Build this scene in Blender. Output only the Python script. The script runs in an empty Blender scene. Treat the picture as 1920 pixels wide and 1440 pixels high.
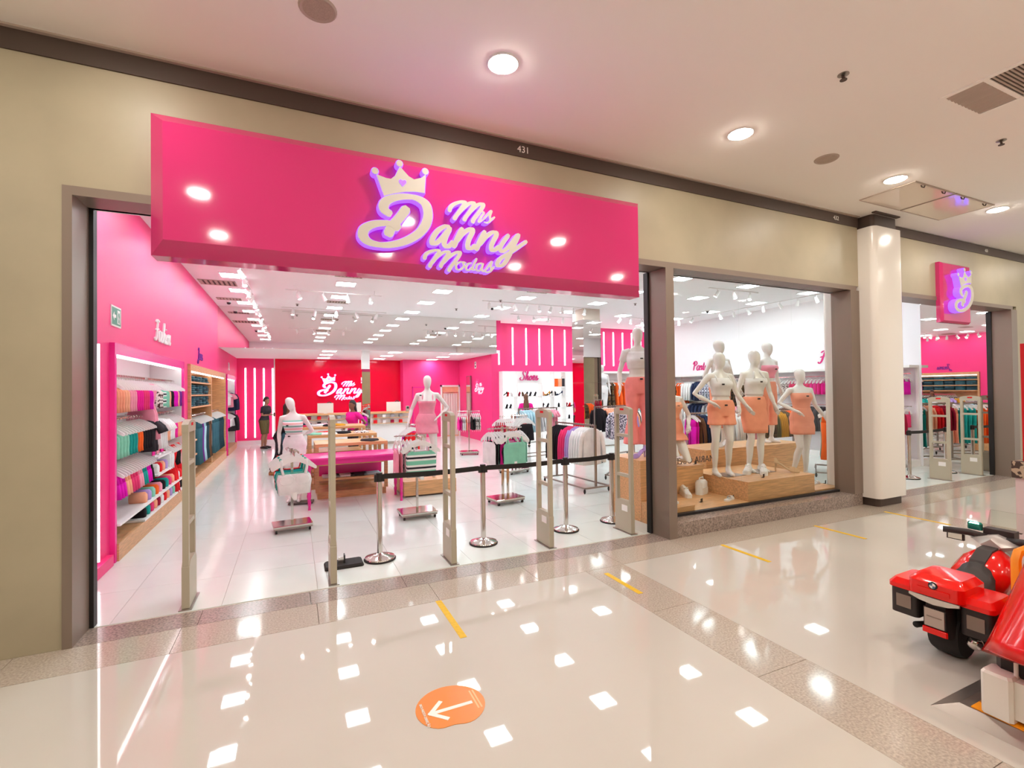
import bpy, bmesh, math, random
from mathutils import Vector, Matrix
random.seed(7)
R = math.radians
SC = bpy.context.scene
COL = SC.collection

# ------------------------------------------------------------------ camera
def cam_axes(yaw, pitch, roll):
    cy, sy, cp, sp = math.cos(yaw), math.sin(yaw), math.cos(pitch), math.sin(pitch)
    f = Vector((sy*cp, cy*cp, sp)); r = Vector((cy, -sy, 0)); u = r.cross(f)
    return (math.cos(roll)*r + math.sin(roll)*u, -math.sin(roll)*r + math.cos(roll)*u, f)
cr, cu, cf = cam_axes(R(24.45), R(0.75), R(-0.70))
cam = bpy.data.objects.new('camera', bpy.data.cameras.new('camera'))
COL.objects.link(cam)
cam.matrix_world = Matrix(((cr.x, cu.x, -cf.x, 0), (cr.y, cu.y, -cf.y, 0), (cr.z, cu.z, -cf.z, 1.9), (0, 0, 0, 1)))
cam.data.sensor_width = 36; cam.data.lens = 36*900/1920; cam.data.clip_start = 0.05; cam.data.clip_end = 200
SC.camera = cam
# ------------------------------------------------------------------ world, exposure
SC.view_settings.view_transform = 'Standard'; SC.view_settings.look = 'None'
SC.view_settings.gamma = 1; SC.view_settings.use_curve_mapping = False
SC.view_settings.exposure = 0.0
W = bpy.data.worlds.new('world'); SC.world = W; W.use_nodes = True
W.node_tree.nodes['Background'].inputs[0].default_value = (1.0, .94, .87, 1)
W.node_tree.nodes['Background'].inputs[1].default_value = 1.0
STORE_LED = 31.0      # radiance of the store's square ceiling panels
MALL_LED = 172.0       # radiance of the mall's round downlights
NEON = 5.0            # radiance of the white tubes on the pink walls

# ------------------------------------------------------------------ materials
def lin(h):
    h = h.lstrip('#'); o = []
    for i in (0, 2, 4):
        c = int(h[i:i+2], 16)/255; o.append(c/12.92 if c <= .04045 else ((c+.055)/1.055)**2.4)
    return tuple(o) + (1,)
MATS = {}
def mat(name, col='#cccccc', r=.5, m=0., var=0., vs=4., vstretch=None, bump=0., bs=80., coat=0., emit=0., spec=.5, col2=None):
    if name in MATS: return MATS[name]
    M = bpy.data.materials.new(name); M.use_nodes = True; nt = M.node_tree; N = nt.nodes; L = nt.links
    b = N['Principled BSDF']; c = lin(col)
    b.inputs['Base Color'].default_value = c; b.inputs['Roughness'].default_value = r; b.inputs['Metallic'].default_value = m
    b.inputs['Specular IOR Level'].default_value = spec
    if coat: b.inputs['Coat Weight'].default_value = coat; b.inputs['Coat Roughness'].default_value = .04
    if var or bump:
        tc = N.new('ShaderNodeTexCoord'); mp = N.new('ShaderNodeMapping'); L.new(tc.outputs['Object'], mp.inputs[0])
        if vstretch: mp.inputs['Scale'].default_value = vstretch
    if var:
        nz = N.new('ShaderNodeTexNoise'); nz.inputs['Scale'].default_value = vs; nz.inputs['Detail'].default_value = 5
        L.new(mp.outputs[0], nz.inputs['Vector'])
        cr_ = N.new('ShaderNodeValToRGB'); L.new(nz.outputs[0], cr_.inputs[0])
        c2 = lin(col2) if col2 else tuple(x*(1-var) for x in c[:3]) + (1,)
        cr_.color_ramp.elements[0].color = c2; cr_.color_ramp.elements[0].position = .3
        cr_.color_ramp.elements[1].color = c if col2 else tuple(min(1, x*(1+var*.4)) for x in c[:3]) + (1,); cr_.color_ramp.elements[1].position = .7
        L.new(cr_.outputs[0], b.inputs['Base Color'])
    if bump:
        nb = N.new('ShaderNodeTexNoise'); nb.inputs['Scale'].default_value = bs; L.new(mp.outputs[0], nb.inputs['Vector'])
        bp = N.new('ShaderNodeBump'); bp.inputs['Strength'].default_value = bump; bp.inputs['Distance'].default_value = .01
        L.new(nb.outputs[0], bp.inputs['Height']); L.new(bp.outputs[0], b.inputs['Normal'])
    if emit:
        b.inputs['Emission Color'].default_value = c; b.inputs['Emission Strength'].default_value = emit
    MATS[name] = M; return M
def glass_mat(name, tint='#ffffff', refl=.06):
    M = bpy.data.materials.new(name); M.use_nodes = True; nt = M.node_tree; N = nt.nodes; L = nt.links
    N.remove(N['Principled BSDF']); t = N.new('ShaderNodeBsdfTransparent'); g = N.new('ShaderNodeBsdfGlossy'); x = N.new('ShaderNodeMixShader')
    t.inputs[0].default_value = lin(tint); g.inputs['Roughness'].default_value = .01
    lw = N.new('ShaderNodeLayerWeight'); lw.inputs[0].default_value = refl
    L.new(lw.outputs['Fresnel'], x.inputs[0]); L.new(t.outputs[0], x.inputs[1]); L.new(g.outputs[0], x.inputs[2])
    L.new(x.outputs[0], N['Material Output'].inputs[0]); MATS[name] = M; return M

mat('facade', '#b5aa90', r=.42, var=.16, vs=1.1, bump=.02, bs=5)
mat('bronze', '#8c7c70', r=.38, m=.25)
mat('bronze_dark', '#54443c', r=.45, m=.2)
mat('trim_brown', '#4f4038', r=.55)
mat('mall_ceiling', '#fbf7f0', r=.9)
mat('mall_floor', '#cbc5ba', r=.03, var=.05, vs=.8, spec=.55)
mat('granite', '#bfb2a3', r=.09, var=.30, vs=70, spec=.5)
mat('granite_dark', '#a6958a', r=.2, var=.55, vs=55, spec=.5)
mat('store_tile', '#dfe5df', r=.14, var=.04, vs=2.0, spec=.5)
mat('grout', '#cbbcae', r=.8)
mat('store_ceiling', '#fbf8fa', r=.85)
mat('pink_wall', '#f5347f', r=.45, var=.03, vs=2)
mat('pink_gloss', '#db3378', r=.07, spec=.6)
mat('red_gloss', '#f00538', r=.09, spec=.3)
mat('magenta', '#ef2f98', r=.25)
mat('white_wall', '#f4f3f6', r=.6)
mat('white_lam', '#f2f0ee', r=.35)
mat('white_plastic', '#f4f2f0', r=.3)
mat('pillar', '#efeae2', r=.18, spec=.5)
mat('wood', '#dca676', r=.4, var=.28, vs=5, vstretch=(1.2, 1.2, 14))
mat('wood_h', '#e6b07a', r=.4, var=.28, vs=4, vstretch=(1, 9, 14))
mat('chrome', '#d8d2cc', r=.12, m=1)
mat('steel', '#a49c95', r=.3, m=.9)
mat('mirror', '#e9e4e0', r=.015, m=1)
mat('black', '#1d1a1a', r=.5)
mat('black_rubber', '#26211f', r=.75)
mat('gate', '#bab19c', r=.4)
mat('led_panel', '#e9faff', emit=STORE_LED)
mat('mall_led', '#fff6ea', emit=MALL_LED)
mat('neon', '#fff6fb', emit=NEON)
mat('strip_led', '#ffffff', emit=6)
mat('spot_led', '#fffaf6', emit=70)
mat('shoe_back', '#ffffff', r=.5, emit=1.0)
mat('halo', '#8450ff', emit=1.8)
mat('halo_pink', '#d95cf5', emit=1.1)
mat('letter_face', '#d9d2c6', r=.4)
mat('letter_lit', '#ffe6f0', emit=.5)
mat('pink_letter', '#d61b78', r=.4)
mat('yellow_tape', '#e6b90a', r=.5, var=.12, vs=30)
mat('orange_vinyl', '#e5841c', r=.28)
mat('vinyl_white', '#f3efe8', r=.4)
mat('mannequin', '#ece7e2', r=.22, spec=.5)
mat('grey_vent', '#b9a99b', r=.6)
mat('dark_slot', '#4d4038', r=.8)
mat('paper', '#f6f2ee', r=.7)
mat('green_sign', '#4d8a72', r=.5)
glass_mat('glass', '#fbfdfb', .10)
FAB = dict(black='#221c20', white='#f3f0ef', coral='#ffa788', pink='#f9a0b4', hotpink='#f5259a', magenta='#e815b8', red='#e8232b', mint='#8fd3b8', teal='#1f9d94', orange='#fb6a2a',
           peach='#fdb391', purple='#7a2f8e', lilac='#b99ad6', grey='#a7a3a8', mustard='#d7982c', brown='#6b4a33', navy='#2c3554', lightblue='#b5d6e2', denim='#3d6673', darkdenim='#27404a',
           palegrey='#d9d6d8', burgundy='#a11a3a', rose='#ee3f78', olive='#6d6440', cyan='#29b3ad', charcoal='#3c383d', salmon='#fd9490', beige='#d9b48a')
def fab(c): return mat('fabric_'+c, FAB[c], r=.85, var=.10, vs=9, bump=.15, bs=40, spec=.2)
def print_mat(name, base, dots, sc, thr=.42):
    if name in MATS: return MATS[name]
    M = bpy.data.materials.new(name); M.use_nodes = True; N = M.node_tree.nodes; L = M.node_tree.links; b = N['Principled BSDF']
    tc = N.new('ShaderNodeTexCoord'); nz = N.new('ShaderNodeTexNoise'); nz.inputs['Scale'].default_value = sc
    L.new(tc.outputs['Object'], nz.inputs['Vector']); rp = N.new('ShaderNodeValToRGB'); L.new(nz.outputs[0], rp.inputs[0])
    rp.color_ramp.interpolation = 'CONSTANT'; rp.color_ramp.elements[0].color = lin(dots); rp.color_ramp.elements[1].position = thr; rp.color_ramp.elements[1].color = lin(base)
    L.new(rp.outputs[0], b.inputs['Base Color']); b.inputs['Roughness'].default_value = .85; MATS[name] = M; return M
def stripe_mat(name, cols, sc):
    M = bpy.data.materials.new(name); M.use_nodes = True; N = M.node_tree.nodes; L = M.node_tree.links; b = N['Principled BSDF']
    tc = N.new('ShaderNodeTexCoord'); sp = N.new('ShaderNodeSeparateXYZ'); L.new(tc.outputs['Object'], sp.inputs[0])
    mu = N.new('ShaderNodeMath'); mu.operation = 'MULTIPLY'; mu.inputs[1].default_value = sc; L.new(sp.outputs['Z'], mu.inputs[0])
    fr = N.new('ShaderNodeMath'); fr.operation = 'FRACT'; L.new(mu.outputs[0], fr.inputs[0]); rp = N.new('ShaderNodeValToRGB'); L.new(fr.outputs[0], rp.inputs[0])
    rp.color_ramp.interpolation = 'CONSTANT'
    while len(rp.color_ramp.elements) < len(cols): rp.color_ramp.elements.new(.5)
    for i, c in enumerate(cols): rp.color_ramp.elements[i].position = i/len(cols); rp.color_ramp.elements[i].color = lin(c)
    L.new(rp.outputs[0], b.inputs['Base Color']); b.inputs['Roughness'].default_value = .85; MATS[name] = M; return M
print_mat('fabric_floral', '#e3e4ef', '#4a4a66', 38, .47)
print_mat('fabric_leopard', '#f4e9e4', '#5b3c3c', 30, .45)
print_mat('fabric_camo', '#6d5132', '#34251a', 14, .5)
print_mat('fabric_pinkprint', '#f8c5d4', '#c23a7c', 26, .44)
stripe_mat('fabric_stripes', ['#7fcdb0', '#7fcdb0', '#f3f3f0', '#23202a', '#f3f3f0'], 9)
stripe_mat('fabric_bands', ['#f4f2f4', '#f5b6b2', '#f4f2f4', '#7cc9b4'], 11)

# ------------------------------------------------------------------ mesh builder
class MB:
    def __init__(s): s.v = []; s.f = []
    def add(s, vs, fs):
        o = len(s.v); s.v += [tuple(p) for p in vs]; s.f += [tuple(i+o for i in f) for f in fs]; return s
    def bx(s, x0, x1, y0, y1, z0, z1):
        return s.add([(x0,y0,z0),(x1,y0,z0),(x1,y1,z0),(x0,y1,z0),(x0,y0,z1),(x1,y0,z1),(x1,y1,z1),(x0,y1,z1)],
                     [(3,2,1,0),(4,5,6,7),(0,1,5,4),(1,2,6,5),(2,3,7,6),(3,0,4,7)])
    def bev(s, x0, x1, y0, y1, z0, z1, b=.02):      # box with chamfered vertical and top edges
        def ring(x0,x1,y0,y1,z): return [(x0+b,y0,z),(x1-b,y0,z),(x1,y0+b,z),(x1,y1-b,z),(x1-b,y1,z),(x0+b,y1,z),(x0,y1-b,z),(x0,y0+b,z)]
        rs = [ring(x0,x1,y0,y1,z0), ring(x0,x1,y0,y1,z1-b), ring(x0+b*.6,x1-b*.6,y0+b*.6,y1-b*.6,z1)]
        return s.loft(rs)
    def loft(s, rings, caps=True, closed=True):
        n = len(rings[0]); o = len(s.v)
        for r in rings: s.v += [tuple(p) for p in r]
        for i in range(len(rings)-1):
            for j in range(n if closed else n-1):
                a = o+i*n+j; b = o+i*n+(j+1) % n; s.f.append((a, b, b+n, a+n))
        if caps and closed:
            s.f.append(tuple(o+j for j in reversed(range(n)))); e = o+(len(rings)-1)*n; s.f.append(tuple(e+j for j in range(n)))
        return s
    def tube(s, pts, r, n=8, caps=True):
        pts = [Vector(p) for p in pts]; rs = r if isinstance(r, (list, tuple)) else [r]*len(pts); rings = []; up = None
        for i, p in enumerate(pts):
            d = (pts[min(i+1, len(pts)-1)] - pts[max(i-1, 0)]); d = d.normalized() if d.length > 1e-9 else Vector((0,0,1))
            if up is None: up = Vector((0,0,1)) if abs(d.z) < .9 else Vector((0,1,0))
            a = d.cross(up); a = a.normalized() if a.length > 1e-6 else d.orthogonal().normalized(); b = a.cross(d).normalized(); up = b
            rings.append([p + a*math.cos(t)*rs[i] + b*math.sin(t)*rs[i] for t in [2*math.pi*k/n for k in range(n)]])
        return s.loft([[(q.x,q.y,q.z) for q in reversed(ring)] for ring in rings], caps)
    def cyl(s, x, y, z0, z1, r, r1=None, n=20):
        r1 = r if r1 is None else r1
        return s.loft([[(x+rr*math.cos(2*math.pi*k/n), y+rr*math.sin(2*math.pi*k/n), z) for k in range(n)] for rr, z in ((r, z0), (r1, z1))])
    def lathe(s, prof, c=(0,0,0), n=20):
        return s.loft([[(c[0]+r*math.cos(2*math.pi*k/n), c[1]+r*math.sin(2*math.pi*k/n), c[2]+z) for k in range(n)] for r, z in prof])
    def prism(s, poly, a0, a1, ax='y'):              # polygon in the plane across axis ax, extruded a0..a1
        def P(p, a): return {'y': (p[0], a, p[1]), 'x': (a, p[0], p[1]), 'z': (p[0], p[1], a)}[ax]
        n = len(poly); o = len(s.v); s.v += [P(p, a0) for p in poly] + [P(p, a1) for p in poly]
        s.f += [tuple(o+i for i in range(n)), tuple(o+n+i for i in reversed(range(n)))]
        s.f += [(o+i, o+n+i, o+n+(i+1) % n, o+(i+1) % n) for i in range(n)]; return s
    def ell(s, c, r, n=12, m=8):
        rings = []
        for i in range(1, m):
            t = math.pi*i/m; rings.append([(c[0]+r[0]*math.sin(t)*math.cos(2*math.pi*k/n), c[1]+r[1]*math.sin(t)*math.sin(2*math.pi*k/n), c[2]-r[2]*math.cos(t)) for k in range(n)])
        return s.loft(rings)
    def xf(s, M):
        s.v = [tuple(M @ Vector(p)) for p in s.v]; return s
    def mesh(s, name, m, smooth=False):
        me = bpy.data.meshes.new(name); me.from_pydata(s.v, [], s.f)
        bm = bmesh.new(); bm.from_mesh(me); bmesh.ops.recalc_face_normals(bm, faces=bm.faces); bm.to_mesh(me); bm.free()
        if m: me.materials.append(MATS[m] if isinstance(m, str) else m)
        if smooth: me.shade_smooth()
        if smooth and smooth is not True:
            try: me.set_sharp_from_angle(angle=R(smooth))
            except Exception: pass
        return me
    def out(s, name, m, parent=None, smooth=False):
        return link(name, s.mesh(name, m, smooth), parent)
def link(name, me, parent=None):
    o = bpy.data.objects.new(name, me); COL.objects.link(o); o.parent = parent; return o
def tag(o, label=None, cat=None, group=None, kind=None):
    if label: o['label'] = label
    if cat: o['category'] = cat
    if group: o['group'] = group
    if kind: o['kind'] = kind
    return o
def thing(name, label, cat, loc=(0,0,0), rz=0, group=None, sc=1):
    o = bpy.data.objects.new(name, None); COL.objects.link(o); o.empty_display_size = .1
    o.location = loc; o.rotation_euler = (0,0,rz); o.scale = (sc,)*3
    return tag(o, label, cat, group)
def dup(o, loc=None, rz=None, label=None, group=None, parent=None, top=True):
    c = o.copy(); COL.objects.link(c); c.parent = parent
    if top:
        if loc: c.location = loc
        if rz is not None: c.rotation_euler = (0,0,rz)
        if label: c['label'] = label
        if group: c['group'] = group
    for ch in list(o.children): dup(ch, parent=c, top=False)
    return c
def struct(o): o['kind'] = 'structure'; return o
def text_mesh(txt, size, depth=.002):
    cu_ = bpy.data.curves.new('t', 'FONT'); cu_.body = txt; cu_.size = size; cu_.extrude = depth; cu_.align_x = 'CENTER'; cu_.align_y = 'CENTER'
    t = bpy.data.objects.new('t', cu_); COL.objects.link(t); dg = bpy.context.evaluated_depsgraph_get()
    me = bpy.data.meshes.new_from_object(t.evaluated_get(dg)); bpy.data.objects.remove(t); bpy.data.curves.remove(cu_); return me
def text(name, txt, size, m, loc, rot, parent=None):
    me = text_mesh(txt, size); me.materials.clear(); me.materials.append(MATS[m]); o = link(name, me, parent); o.location = loc; o.rotation_euler = rot; return o
def catmull(pts, k=6):
    P = [Vector((p[0], p[1])) for p in pts]; P = [P[0]*2-P[1]] + P + [P[-1]*2-P[-2]]; o = []
    for i in range(1, len(P)-2):
        a, b, c, d = P[i-1:i+3]
        for j in range(k):
            t = j/k; o.append(.5*((2*b)+(c-a)*t+(2*a-5*b+4*c-d)*t*t+(3*b-a-3*c+d)*t**3))
    return o + [P[-2]]
def brush(mb, pts, w, y0, y1, thin=.45, k=5):
    """calligraphic ribbon in the XZ plane between depths y0 (front) and y1"""
    P = catmull(pts, k); L_, R_ = [], []
    for i, p in enumerate(P):
        d = (P[min(i+1, len(P)-1)]-P[max(i-1, 0)]); d = d.normalized() if d.length > 1e-9 else Vector((1, 0))
        ww = w*.5*(thin+(1-thin)*min(1, abs(d.y)*1.1)); e = min(i, len(P)-1-i); ww *= (.55 if e == 0 else .85 if e == 1 else 1)
        nrm = Vector((-d.y, d.x)); L_.append(p+nrm*ww); R_.append(p-nrm*ww)
    rings = [[(l.x, y0-.00003*i, l.y), (r.x, y0-.00003*i, r.y), (r.x, y1-.00003*i, r.y), (l.x, y1-.00003*i, l.y)] for i, (l, r) in enumerate(zip(L_, R_))]
    mb.loft(rings); return mb

# ------------------------------------------------------------------ the mall: floor, ceiling, facade
CEIL = 4.62; SCEIL = 4.34; LOWC = 3.2; FY = 4.7; LX = -1.9; RX = 13.47; BY = 20.2
mb = MB()
mf = struct(MB().bx(-9, 22, -7.0, 5.02, -.12, -.02).out('floor', 'grout'))
def slab(x0, x1, y0, y1, m, nm, top=0.):
    return MB().bx(x0, x1, y0, y1, -.03, top).out(nm, m, mf)
XS = [(-9, -2.76), (-2.30, 2.76), (3.24, 8.08), (8.60, 13.6), (14.1, 22)]
for a, b in XS: slab(a+.002, b-.002, -7, 4.268, 'mall_floor', 'floor_slab')
g0 = [(-2.76, -2.30), (2.76, 3.24), (8.08, 8.60), (13.6, 14.1)]
for a, b in g0:                                      # granite cross strips in pieces about a metre long
    for k in range(11):
        y1 = 4.268-k*1.02; y0 = y1-1.02+.004
        if y0 < -7: break
        slab(a, b, y0, y1, 'granite', 'granite_piece')
for k in range(30): slab(-9+k*1.02, -9+k*1.02+1.016, 4.272, FY-.002, 'granite', 'granite_piece')
for x0, x1 in ((-1.6, 4.45), (9.0, 13.5)):           # threshold slabs in the two entrances
    n = int((x1-x0)/.98)+1; w = (x1-x0)/n
    for k in range(n): slab(x0+k*w+.002, x0+(k+1)*w-.002, FY+.002, 5.005, 'granite_dark', 'threshold_piece')
struct(MB().bx(-9, 22, -7, FY+.35, CEIL, CEIL+.1).out('ceiling', 'mall_ceiling'))
struct(MB().bx(-9, 22, -7.2, -7.0, 0, CEIL).out('wall_back', 'facade'))
struct(MB().bx(-9.2, -9, -7, FY, 0, CEIL).out('wall_corridor', 'facade'))
struct(MB().bx(-9, -1.59, FY, 5.02, 0, 4.45).out('wall_left', 'facade'))
hdr = MB().bx(-1.59, 8.28, FY, 5.0, 3.5, 4.45).bx(9.06, 13.62, FY, 5.0, 3.5, 4.45)
struct(hdr.out('wall_header', 'facade'))
struct(MB().bx(13.62, 22, FY, 5.02, 0, 4.45).out('wall_right', 'facade'))
tr = struct(MB().bx(-9, 8.28, FY-.015, 5.0, 4.45, 4.605).out('trim_1', 'trim_brown'))
struct(MB().bx(-9, 8.28, FY-.05, 5.0, 4.605, CEIL).out('trim_2', 'grey_vent'))
tr2 = struct(MB().bx(9.06, 22, FY-.015, 5.0, 4.45, 4.605).out('trim_3', 'trim_brown'))
text('unit_number', '431', .10, 'vinyl_white', (2.3, FY-.018, 4.525), (R(90), 0, 0), tr)
text('unit_number', '432', .09, 'vinyl_white', (7.72, FY-.018, 4.525), (R(90), 0, 0), tr)
text('unit_number', '433', .08, 'vinyl_white', (12.4, FY-.018, 4.525), (R(90), 0, 0), tr2)
# bronze frame round the openings
fr = struct(MB().bx(-1.59, -1.53, FY-.01, 5.04, 0, 3.5).out('trim_4', 'bronze'))
MB().bx(-1.53, -1.50, 5.02, 5.10, 0, 3.5).out('shutter_guide', 'black', fr)
struct(MB().bx(-1.53, 8.2, FY-.012, FY+.02, 3.43, 3.5).out('trim_5', 'bronze'))
struct(MB().bx(-1.53, 8.2, FY+.02, 5.04, 3.44, 3.5).out('trim_6', 'bronze'))
fr = struct(MB().bx(4.28, 4.41, FY-.01, 5.02, 0, 3.43).out('trim_7', 'bronze'))
MB().bx(4.25, 4.28, 5.0, 5.08, 0, 3.43).out('shutter_guide', 'black', fr)
struct(MB().bx(8.06, 8.28, FY-.01, 5.0, .19, 3.43).out('trim_8', 'bronze'))
struct(MB().bx(9.06, 13.44, FY-.012, 5.04, 3.43, 3.5).out('trim_9', 'bronze'))
fr = struct(MB().bx(13.38, 13.62, FY-.01, 5.0, 0, 3.43).out('trim_10', 'bronze'))
MB().bx(13.35, 13.38, 5.0, 5.08, 0, 3.43).out('shutter_guide', 'black', fr)
# shop window: granite plinth, dark sill, three panes
win = struct(MB().bx(4.41, 8.06, 4.92, 4.98, .19, .225).out('window_1', 'black'))
for k, (a, b) in enumerate(((4.41, 5.86), (5.86, 7.0), (7.0, 8.06))):
    MB().bx(a+.004, b-.004, 4.94, 4.952, .22, 3.44).out('pane', 'glass', win)
pl = struct(MB().bx(4.41, 8.28, 4.72, 4.97, 0, .185).out('trim_11', 'grout'))
for k in range(4): MB().bx(4.41+k*.9675, 4.41+(k+1)*.9675-.004, FY, 4.975, 0, .19).out('granite_piece', 'granite_dark', pl)
# white rounded pillar with a dark plinth and collar
def rrect(x0, x1, y0, y1, r, z, n=5):
    o = []
    for cx, cy, a0 in ((x1-r, y0+r, -90), (x1-r, y1-r, 0), (x0+r, y1-r, 90), (x0+r, y0+r, 180)):
        o += [(cx+r*math.cos(R(a0+90*k/n)), cy+r*math.sin(R(a0+90*k/n)), z) for k in range(n+1)]
    return o
pil = struct(MB().loft([rrect(8.28, 9.06, 4.45, 5.3, .09, z) for z in (.13, 4.42)]).out('wall_pillar', 'pillar', smooth=40))
MB().loft([rrect(8.33, 9.0, 4.5, 5.25, .06, z) for z in (0, .13)]).out('plinth', 'trim_brown', pil, 40)
MB().loft([rrect(8.34, 9.0, 4.5, 5.25, .06, z) for z in (4.42, 4.62)]).out('collar', 'trim_brown', pil, 40)
MB().bx(8.24, 8.9, 4.40, 4.46, 4.60, 4.62).out('shadow_gap', 'trim_brown', pil)

# mall ceiling fittings
def downlight(x, y, lab):
    t = thing('downlight', lab, 'downlight', (x, y, CEIL), 0, 'round mall downlights')
    MB().lathe([(.105, -.004), (.125, -.012), (.135, -.004), (.135, 0)], n=28).out('trim_ring', 'white_lam', t, 40)
    MB().lathe([(.112, -.002), (.112, -.014), (.10, -.020)], n=28).out('diffuser', 'mall_led', t)
    return t
names = ['round lit downlight in the mall ceiling above the pink sign', 'round lit downlight above the right end of the sign', 'round lit downlight beside the ceiling hatch near the pillar', 'round lit downlight right of the ceiling hatch']
for k, x in enumerate((1.6, 4.37, 7.23, 9.97)): downlight(x, 3.62, names[k])
for y in (1.2, -.7, -3.1, -5.4):
    for x in (-3.9, -1.15, 1.64, 4.42, 7.15, 9.97, 12.75): downlight(x, y, 'round lit downlight over the mall corridor behind the viewer')
for x in (-3.9, -1.2, 12.75, 15.5): downlight(x, 3.62, 'round lit downlight farther along the row by the shopfronts')
for x, l in ((.17, 'round ceiling speaker grille at the top edge, left of the lit downlight'), (5.81, 'round ceiling speaker grille between two downlights over the shop window')):
    t = thing('ceiling_speaker', l, 'speaker', (x, 3.62, CEIL), 0)
    MB().lathe([(.10, -.006), (.118, -.014), (.128, -.006), (.13, 0)], n=28).out('trim_ring', 'grey_vent', t, 40)
    mat('speaker_mesh', '#b7a695', r=.8, var=.2, vs=180); MB().cyl(0, 0, -.008, -.001, .102, n=28).out('grille', 'speaker_mesh', t)
def sprinkler(x, y, z, l, g=None):
    t = thing('sprinkler', l, 'sprinkler', (x, y, z), 0, g)
    MB().lathe([(.045, 0), (.045, -.006), (.02, -.014)], n=16).out('escutcheon', 'steel', t, 40)
    MB().cyl(0, 0, -.04, -.01, .009, n=8).tube([(-.02,0,-.018),(-.022,0,-.032),(0,0,-.045)], .004, 6).tube([(.02,0,-.018),(.022,0,-.032),(0,0,-.045)], .004, 6).out('body', 'bronze_dark', t)
    MB().cyl(0, 0, -.052, -.046, .028, n=12).out('deflector', 'bronze_dark', t)
sprinkler(4.38, 2.57, CEIL, 'brass sprinkler head in the mall ceiling left of the air grille')
sprinkler(7.2, 2.57, CEIL, 'brass sprinkler head at the right edge below the air grille')
t = thing('air_grille', 'beige rectangular air grille with slats in the mall ceiling at the right edge', 'vent', (5.95, 2.1, CEIL))
g = MB(); 
for a in ((-.36,.36,-.33,-.29),(-.36,.36,.29,.33),(-.36,-.32,-.29,.29),(.32,.36,-.29,.29)): g.bx(*a, -.012, 0)
g.bx(-.32,.32,-.02,.02,-.010,0).out('frame', 'mall_ceiling', t); MB().bx(-.32,.32,-.29,.29,-.001,0).out('backing', 'dark_slot', t)
for k in range(10): MB().add([(-.31+k*.063, .02, -.001), (-.30+k*.063, .02, -.001), (-.27+k*.063, .02, -.016), (-.28+k*.063, .02, -.016), (-.31+k*.063, .29, -.001), (-.30+k*.063, .29, -.001), (-.27+k*.063, .29, -.016), (-.28+k*.063, .29, -.016)], [(0,1,2,3),(7,6,5,4),(0,4,5,1),(1,5,6,2),(2,6,7,3),(3,7,4,0)]).out('slat', 'grey_vent', t)
for k in range(9): MB().bx(-.32, .32, -.285+k*.029, -.27+k*.029, -.012, -.002).out('slat', 'grey_vent', t)
t = thing('ceiling_hatch', 'two glazed access hatch panels with hooks in the ceiling near the pillar', 'hatch', (0, 0, CEIL))
mat('hatch_panel', '#efe2d2', r=.06, spec=.8)
for x0, x1 in ((7.55, 8.52), (8.58, 9.65)):
    p = MB().bx(x0, x1, 3.56, 4.22, -.012, -.002).out('hatch_panel', 'hatch_panel', t)
    g = MB()
    for a in ((x0-.015, x1+.015, 3.54, 3.56), (x0-.015, x1+.015, 4.22, 4.24), (x0-.015, x0, 3.56, 4.22), (x1, x1+.015, 3.56, 4.22)): g.bx(*a, -.014, 0)
    g.out('frame', 'grey_vent', p)
    for x in (x0+.2, x1-.25): MB().tube([(x, 3.58, -.012), (x, 3.57, -.04), (x+.03, 3.56, -.045), (x+.03, 3.55, -.02)], .008, 6).out('hook', 'trim_brown', p)

# ------------------------------------------------------------------ the store shell
sf = struct(MB().bx(LX-.5, RX, 5.006, BY, -.12, -.006).out('floor', 'grout'))
tl = {}
far = MB()
for i in range(20):
    for j in range(20):
        x0, y0 = -2.2+.8*i, 5.03+.8*j; x1, y1 = min(x0+.797, RX), min(y0+.797, BY)
        if x0 >= RX or y0 >= BY: continue
        if j < 13:
            k = (round(x1-x0, 3), round(y1-y0, 3))
            if k not in tl: tl[k] = MB().bx(0, k[0], 0, k[1], -.02, 0).mesh('tile', 'store_tile')
            o = link('floor_tile', tl[k], sf); o.location = (x0, y0, 0)
        else: far.bx(x0, x1, y0, y1, -.02, 0)
far.out('floor_tile_field', 'store_tile', sf)['kind'] = 'stuff'
struct(MB().bx(LX-.6, RX, 5.0, 15.4, SCEIL, SCEIL+.1).out('ceiling_store', 'store_ceiling'))
struct(MB().bx(LX-.6, 6.5, 15.4, BY, LOWC, LOWC+.1).out('ceiling_low', 'store_ceiling'))
struct(MB().bx(6.4, RX, 15.4, 16.05, SCEIL, SCEIL+.1).out('ceiling_strip', 'store_ceiling'))
struct(MB().bx(LX-.6, 6.42, 15.38, 15.42, LOWC-.01, SCEIL).out('wall_fascia', 'mirror'))
lw = struct(MB().bx(LX-.6, LX, 5.02, BY, 2.5, SCEIL).bx(LX-.6, LX, 5.02, 6.83, 0, 2.5).bx(LX-.6, LX, 10.66, 11.22, 0, 2.5).bx(LX-.6, LX, 16.62, 17.0, 0, 2.5).bx(LX-.6, LX-.5, 5.02, BY, 0, 2.5).bx(LX-.6, LX, 19.4, BY, 0, 2.5).out('wall_store_left', 'pink_wall'))
struct(MB().bx(LX, LX+.06, 5.1, 6.75, 0, .12).out('baseboard_left', 'pink_wall'))
struct(MB().bx(LX-.6, -.65, BY, BY+.1, 0, LOWC).out('wall_neon_back', 'pink_wall'))
struct(MB().bx(LX, -.65, BY-.03, BY, 0, .16).out('baseboard_back', 'white_lam'))
struct(MB().bx(-.65, 4.05, BY, BY+.1, 0, LOWC).out('wall_counter_back', 'red_gloss'))
struct(MB().bx(-.68, -.64, BY-.02, BY, 0, LOWC).out('trim_12', 'white_lam'))
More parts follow.
